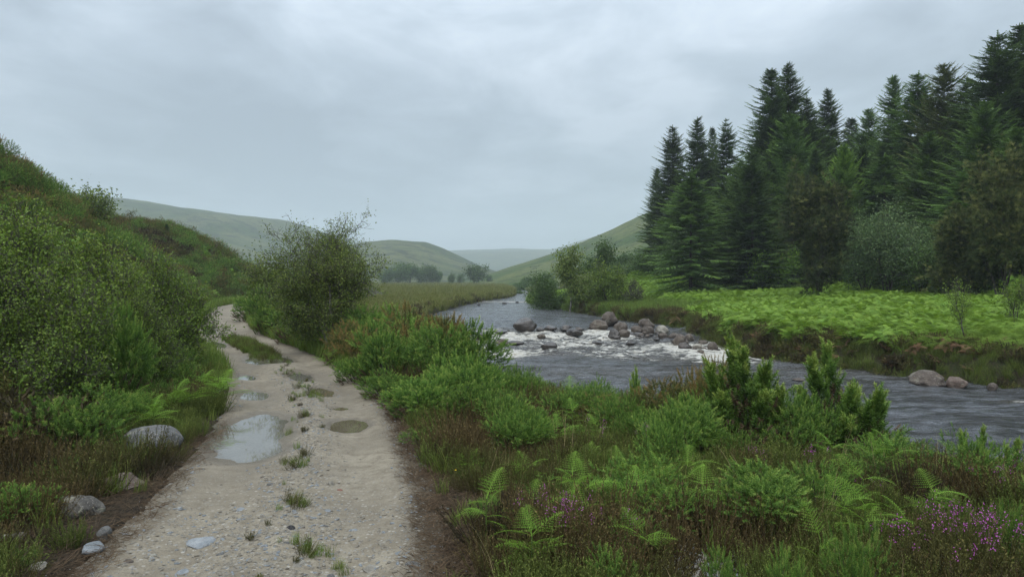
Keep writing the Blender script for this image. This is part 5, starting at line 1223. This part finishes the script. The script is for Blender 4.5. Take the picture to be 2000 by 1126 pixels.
# left hillside: bracken, heather
def k4(x, y, f):
    dr, rt, dt, dh, tp = f
    return (dh > .7) * (~rt) * (.12 + .6 * clumps(x, y, .16, -.15, .25, 121)) * (dh < 34) * (y > 13)
P, f = sample(34000, -70, -4, 6, 90, k4, r, .9); place('bracken_slope', P, r, tBH, .42, .8, .35)
P, f = sample(11000, -70, -4, 12, 90, lambda x, y, f: (f[3] > .5) * (~f[1]) * (f[3] < 34) * (.2 + .8 * clumps(x, y, .3, -.3, .3, 122)), r, .9); place('slope_scrub', P, r, tGO + tBS, .5, 1.3, .3, (.7, 1.2))
def k5(x, y, f):
    dr, rt, dt, dh, tp = f
    return (dh > .2) * (~rt) * (1 - .75 * clumps(x, y, .16, -.25, .05, 121)) * (dh < 34)
P, f = sample(42000, -70, -4, 5, 90, k5, r, .9); place('heather_slope', P, r, tHD + tHG + tHR, 1.2, 2.2, .2, pick=patches(P, .3, 143, r, .15))
def k5b(x, y, f):
    dr, rt, dt, dh, tp = f
    return (dh > -2.5) * (dh < 3) * (~rt) * (dt > TW + .6) * (y < 60) * ss(14, 18, y)
P, f = sample(15000, -32, -6, 14, 60, k5b, r); place('grass_slope', P, r, tG, 1.0, 1.9, .25)
# right side fern field
def kb(x, y, f): return f[1] * (f[0] > 1.15 + .9 * fbm(x * .5, y * .5, 131)) * (f[0] < 34)
P, f = sample(80000, 3, 42, 14, 98, lambda x, y, f: kb(x, y, f) * (y >= 24) * (f[0] > 1.3 + 1.0 * fbm(x * .5, y * .5, 131) + 5 * ss(40, 50, y) * (1 - ss(66, 72, y))), r, .85); place('bracken_field', P, r, tBF, .45, .95, .35, smul=.9 + .2 * clumps(P[:, 0], P[:, 1], .2, -.4, .4, 133))
P, f = sample(4500, 7, 30, 14, 36, lambda x, y, f: kb(x, y, f) * (f[0] < 8), r); place('bracken_front', P, r, tBN, .5, .95, .3)
P, f = sample(5200, 5, 34, 14, 50, lambda x, y, f: f[1] * (f[0] > .7) * (f[0] < 3.2) * clumps(x, y, .5, -.2, .2, 135), r); place('dead_bracken', P, r, tBD, .5, .9, .4)
P, f = sample(60000, 3, 36, 13, 62, lambda x, y, f: f[1] * (f[0] > -.15) * (f[0] < 3.0), r); place('bank_heather', P, r, tHG + tHD + tHR + tHD + tHG + tG[:1], .7, 1.4, .35, pick=patches(P, .45, 142, r, .16))
P, f = sample(6000, 1, 14, 40, 110, lambda x, y, f: f[1] * (f[0] > -.05) * (f[0] < 5.5) * (y > 46) * (y < 110), r); place('bank_grass', P, r, tGB, 1.4, 2.4, .25)
P, f = sample(2000, 8, 34, 13, 40, lambda x, y, f: f[1] * (f[0] > .0) * (f[0] < 1.6) * clumps(x, y, .7, .3, .5, 137) * .6, r); place('bank_grass', P, r, tGB, .6, 1.1, .3)
# under the forest and beyond
P, f = sample(9000, 14, 80, 40, 110, lambda x, y, f: f[1] * (f[0] > 20), r); place('forest_floor_growth', P, r, tHD + tBH[:1], 1.4, 2.6, .3)
# meadow
def km(x, y, f): return (~f[1]) * (f[0] > .1) * (f[2] > 4) * (f[3] < -1)
P, f = sample(42000, -40, 4, 30, 170, km, r, 1.1); place('meadow_grass', P, r, tGM, .9, 1.7, .3, smul=.75 + .006 * P[:, 1])
P, f = sample(5000, -22, 3, 34, 150, lambda x, y, f: (~f[1]) * (f[0] > -.1) * (f[0] < .9) * (f[2] > 4), r); place('meadow_edge_sedge', P, r, tHD[:1] + tGM[:1], 1.2, 1.9, .4)
P, f = sample(9000, -110, 8, 170, 420, lambda x, y, f: (~f[1]) * (f[0] > .5) * 1.0, r); place('meadow_grass', P, r, tGM, 2.6, 4.2, .3, (.5, .7))
# gravel
n = 26000; y = 3.6 + 12 * r.random(n) ** 1.5; cx_ = np.interp(y, TP[:, 1], TP[:, 0]); x = cx_ + np.clip(r.normal(0, .75, n), -1.7, 1.8)
tz_, oo_, wt_, ed_ = track_local(x, y); gz_ = land_z(x, y, dig=False) - .01; z = np.where(ed_ > TW + .15, np.maximum(gz_, tz_), tz_)
m = (wt_ < .4) & ((r.random(n) < (.07 + .75 * np.exp(-(oo_ / .32) ** 2))) | (np.abs(oo_) > .95) | ((y < 6.2) & (r.random(n) < .6))); P = np.stack([x, y, z], 1)[m]
s = .006 + .022 * r.random(len(P)) ** 3.2; stuff('gravel', P, r.uniform(0, 6, (len(P), 3)) * [0.06, 0.06, 1], np.stack([s * 2, s * 1.7, s * 1.2], 1), r.integers(0, 4, len(P)), tPB)
# bare gravel patch in the verge and dead brown litter beside the track
n = 900; P = np.stack([r.normal(1.45, .30, n), r.normal(4.9, .42, n), np.zeros(n)], 1); P[:, 2] = land_z(P[:, 0], P[:, 1], dig=False); s = .008 + .03 * r.random(n) ** 2.5
stuff('gravel', P, r.uniform(0, 6, (n, 3)) * [0.1, 0.1, 1], np.stack([s * 2, s * 1.7, s * 1.2], 1), r.integers(0, 4, n), tPB)
bl = Buf()
for _ in range(14):
    p = np.array([r.uniform(-.1, .1), r.uniform(-.1, .1), .004]); a = r.uniform(0, 6.28); d = np.array([math.cos(a), math.sin(a), r.uniform(0, .35)]); q = p + d * r.uniform(.04, .13); bl.tubes([p], [q], [.0016], [.001], 3, r.uniform(0, 1))
tL = [bl.mesh('litter', M['deadwood'])]
P, f = sample(26000, -4, 4, 3.2, 12, lambda x, y, f: (f[2] > TW - .10) * (f[2] < TW + .95) * np.where(x > -3, 1, .35), r, 1.2)
tzz = track_local(P[:, 0], P[:, 1])[0]; P[:, 2] = np.maximum(P[:, 2], tzz); place('dead_heather_litter', P, r, tL, .5, 1.2, .3)

# ---- flowering bell heather, each plant its own thing
def bell(seed, nb=15):
    rr = np.random.default_rng(seed); a = heather_tuft(rr, 34, .30); b = Buf(); n = nb
    base = rdir(n, rr, 0, .01) * (.14 * np.sqrt(rr.random((n, 1)))); d = norm(np.stack([base[:, 0] * 2.5, base[:, 1] * 2.5, np.ones(n)], 1)); tip = base + d * (.33 * rr.uniform(.8, 1.15, n))[:, None]
    P = (tip[:, None] + rr.normal(0, 1, (n, 11, 3)) * [.011, .011, .020]).reshape(-1, 3); st_ = Buf(); st_.tubes(base, tip, np.full(n, .002), np.full(n, .0015), 3, .3)
    b.scatter(LEAF, basis(rdir(len(P), rr) + [0, 0, -.4], rr.uniform(0, 6, len(P))), P, rr.uniform(.007, .0115, len(P)), rr.uniform(.2, .9, len(P)))
    return [('shoots', a.mesh('shoots', M['heather'])), ('flower_stems', st_.mesh('flower_stems', M['heather'])), ('blossom', b.mesh('blossom', M['petal']))]
BH = [bell(601, 16), bell(602, 6), bell(603, 4)]
for i, (px, py, sc, lab) in enumerate([(1885, 1075, 1.1, 'brightest clump of magenta bell heather near the bottom right corner'), (1905, 1060, 1.0, 'magenta bell heather behind the brightest clump'), (1820, 1050, 1.0, 'purple bell heather above the gorse sprigs at the bottom'),
    (1960, 1095, 1.0, 'purple bell heather in the bottom right corner'), (1790, 1105, 1.0, 'bell heather at the bottom edge left of the brightest clump'), (1850, 1110, 1.1, 'bell heather at the bottom edge below the brightest clump'),
    (1760, 1080, .9, 'sparse bell heather beside the upright gorse sprigs'), (1075, 1050, 1.0, 'purple bell heather right of the brown litter at the track edge'), (1100, 1085, 1.0, 'purple bell heather at the bottom edge left of the small gorse'),
    (1160, 1030, .9, 'pale purple bell heather left of the bare gravel patch'), (1255, 1050, .8, 'single purple sprig of bell heather on the bare gravel patch'), (1135, 850, 1.0, 'dark purple bell heather between the ferns of the verge'),
    (1240, 850, .9, 'purple bell heather in the brown heather under the yellowing gorse'), (1520, 900, 1.0, 'purple bell heather at the foot of the tall gorse'), (1610, 905, .9, 'purple bell heather between the tall gorse and the water'),
    (1945, 900, 1.0, 'purple bell heather under the upright gorse near the right border'), (1925, 950, .9, 'purple bell heather right of the gorse with the yellow flower'), (1720, 960, .8, 'single bell heather sprig beside the bright gorse')]):
    Y = 2.0 * FPX / (py + 40 - 545); x = X(px, Y); put('bell_heather', lab, 'heather', BH[0 if i in (0, 1, 3, 7) else 1 + i % 2], Y=Y, x=x, z=zat(x, Y) + .01, rz=i * 1.3, sc=sc * 1.25, group='flowering bell heather')
b = Buf(); b.scatter(LEAF, basis(np.stack([np.cos(np.arange(9) * .7), np.sin(np.arange(9) * .7), np.full(9, .3)], 1)), np.tile([[0, 0, .42]], (9, 1)), np.full(9, .02), np.full(9, .5)); FLW = b.mesh('petals', M['petal_yellow'])
b = Buf(); b.tubes([[0, 0, 0]], [[0, 0, .42]], [.002], [.0015], 4, .5); FST = b.mesh('stalk', M['stem_green'])
for px, top, Y, lab in [(1214, 980, 6.1, 'lone yellow flower on a thin stalk above the bare gravel patch'), (1835, 952, 6.6, 'yellow flower in the green gorse near the right border'), (890, 918, 7.0, 'small yellow flower beside the pale green fern')]:
    x = X(px, Y); z0 = EYE + (545 - top) / FPX * Y - .42; o = thing('yellow_flower', lab, 'flower', (x, Y, z0), 0, 1, 'yellow flowers'); obj('petals', FLW, o); obj('stalk', FST, o)
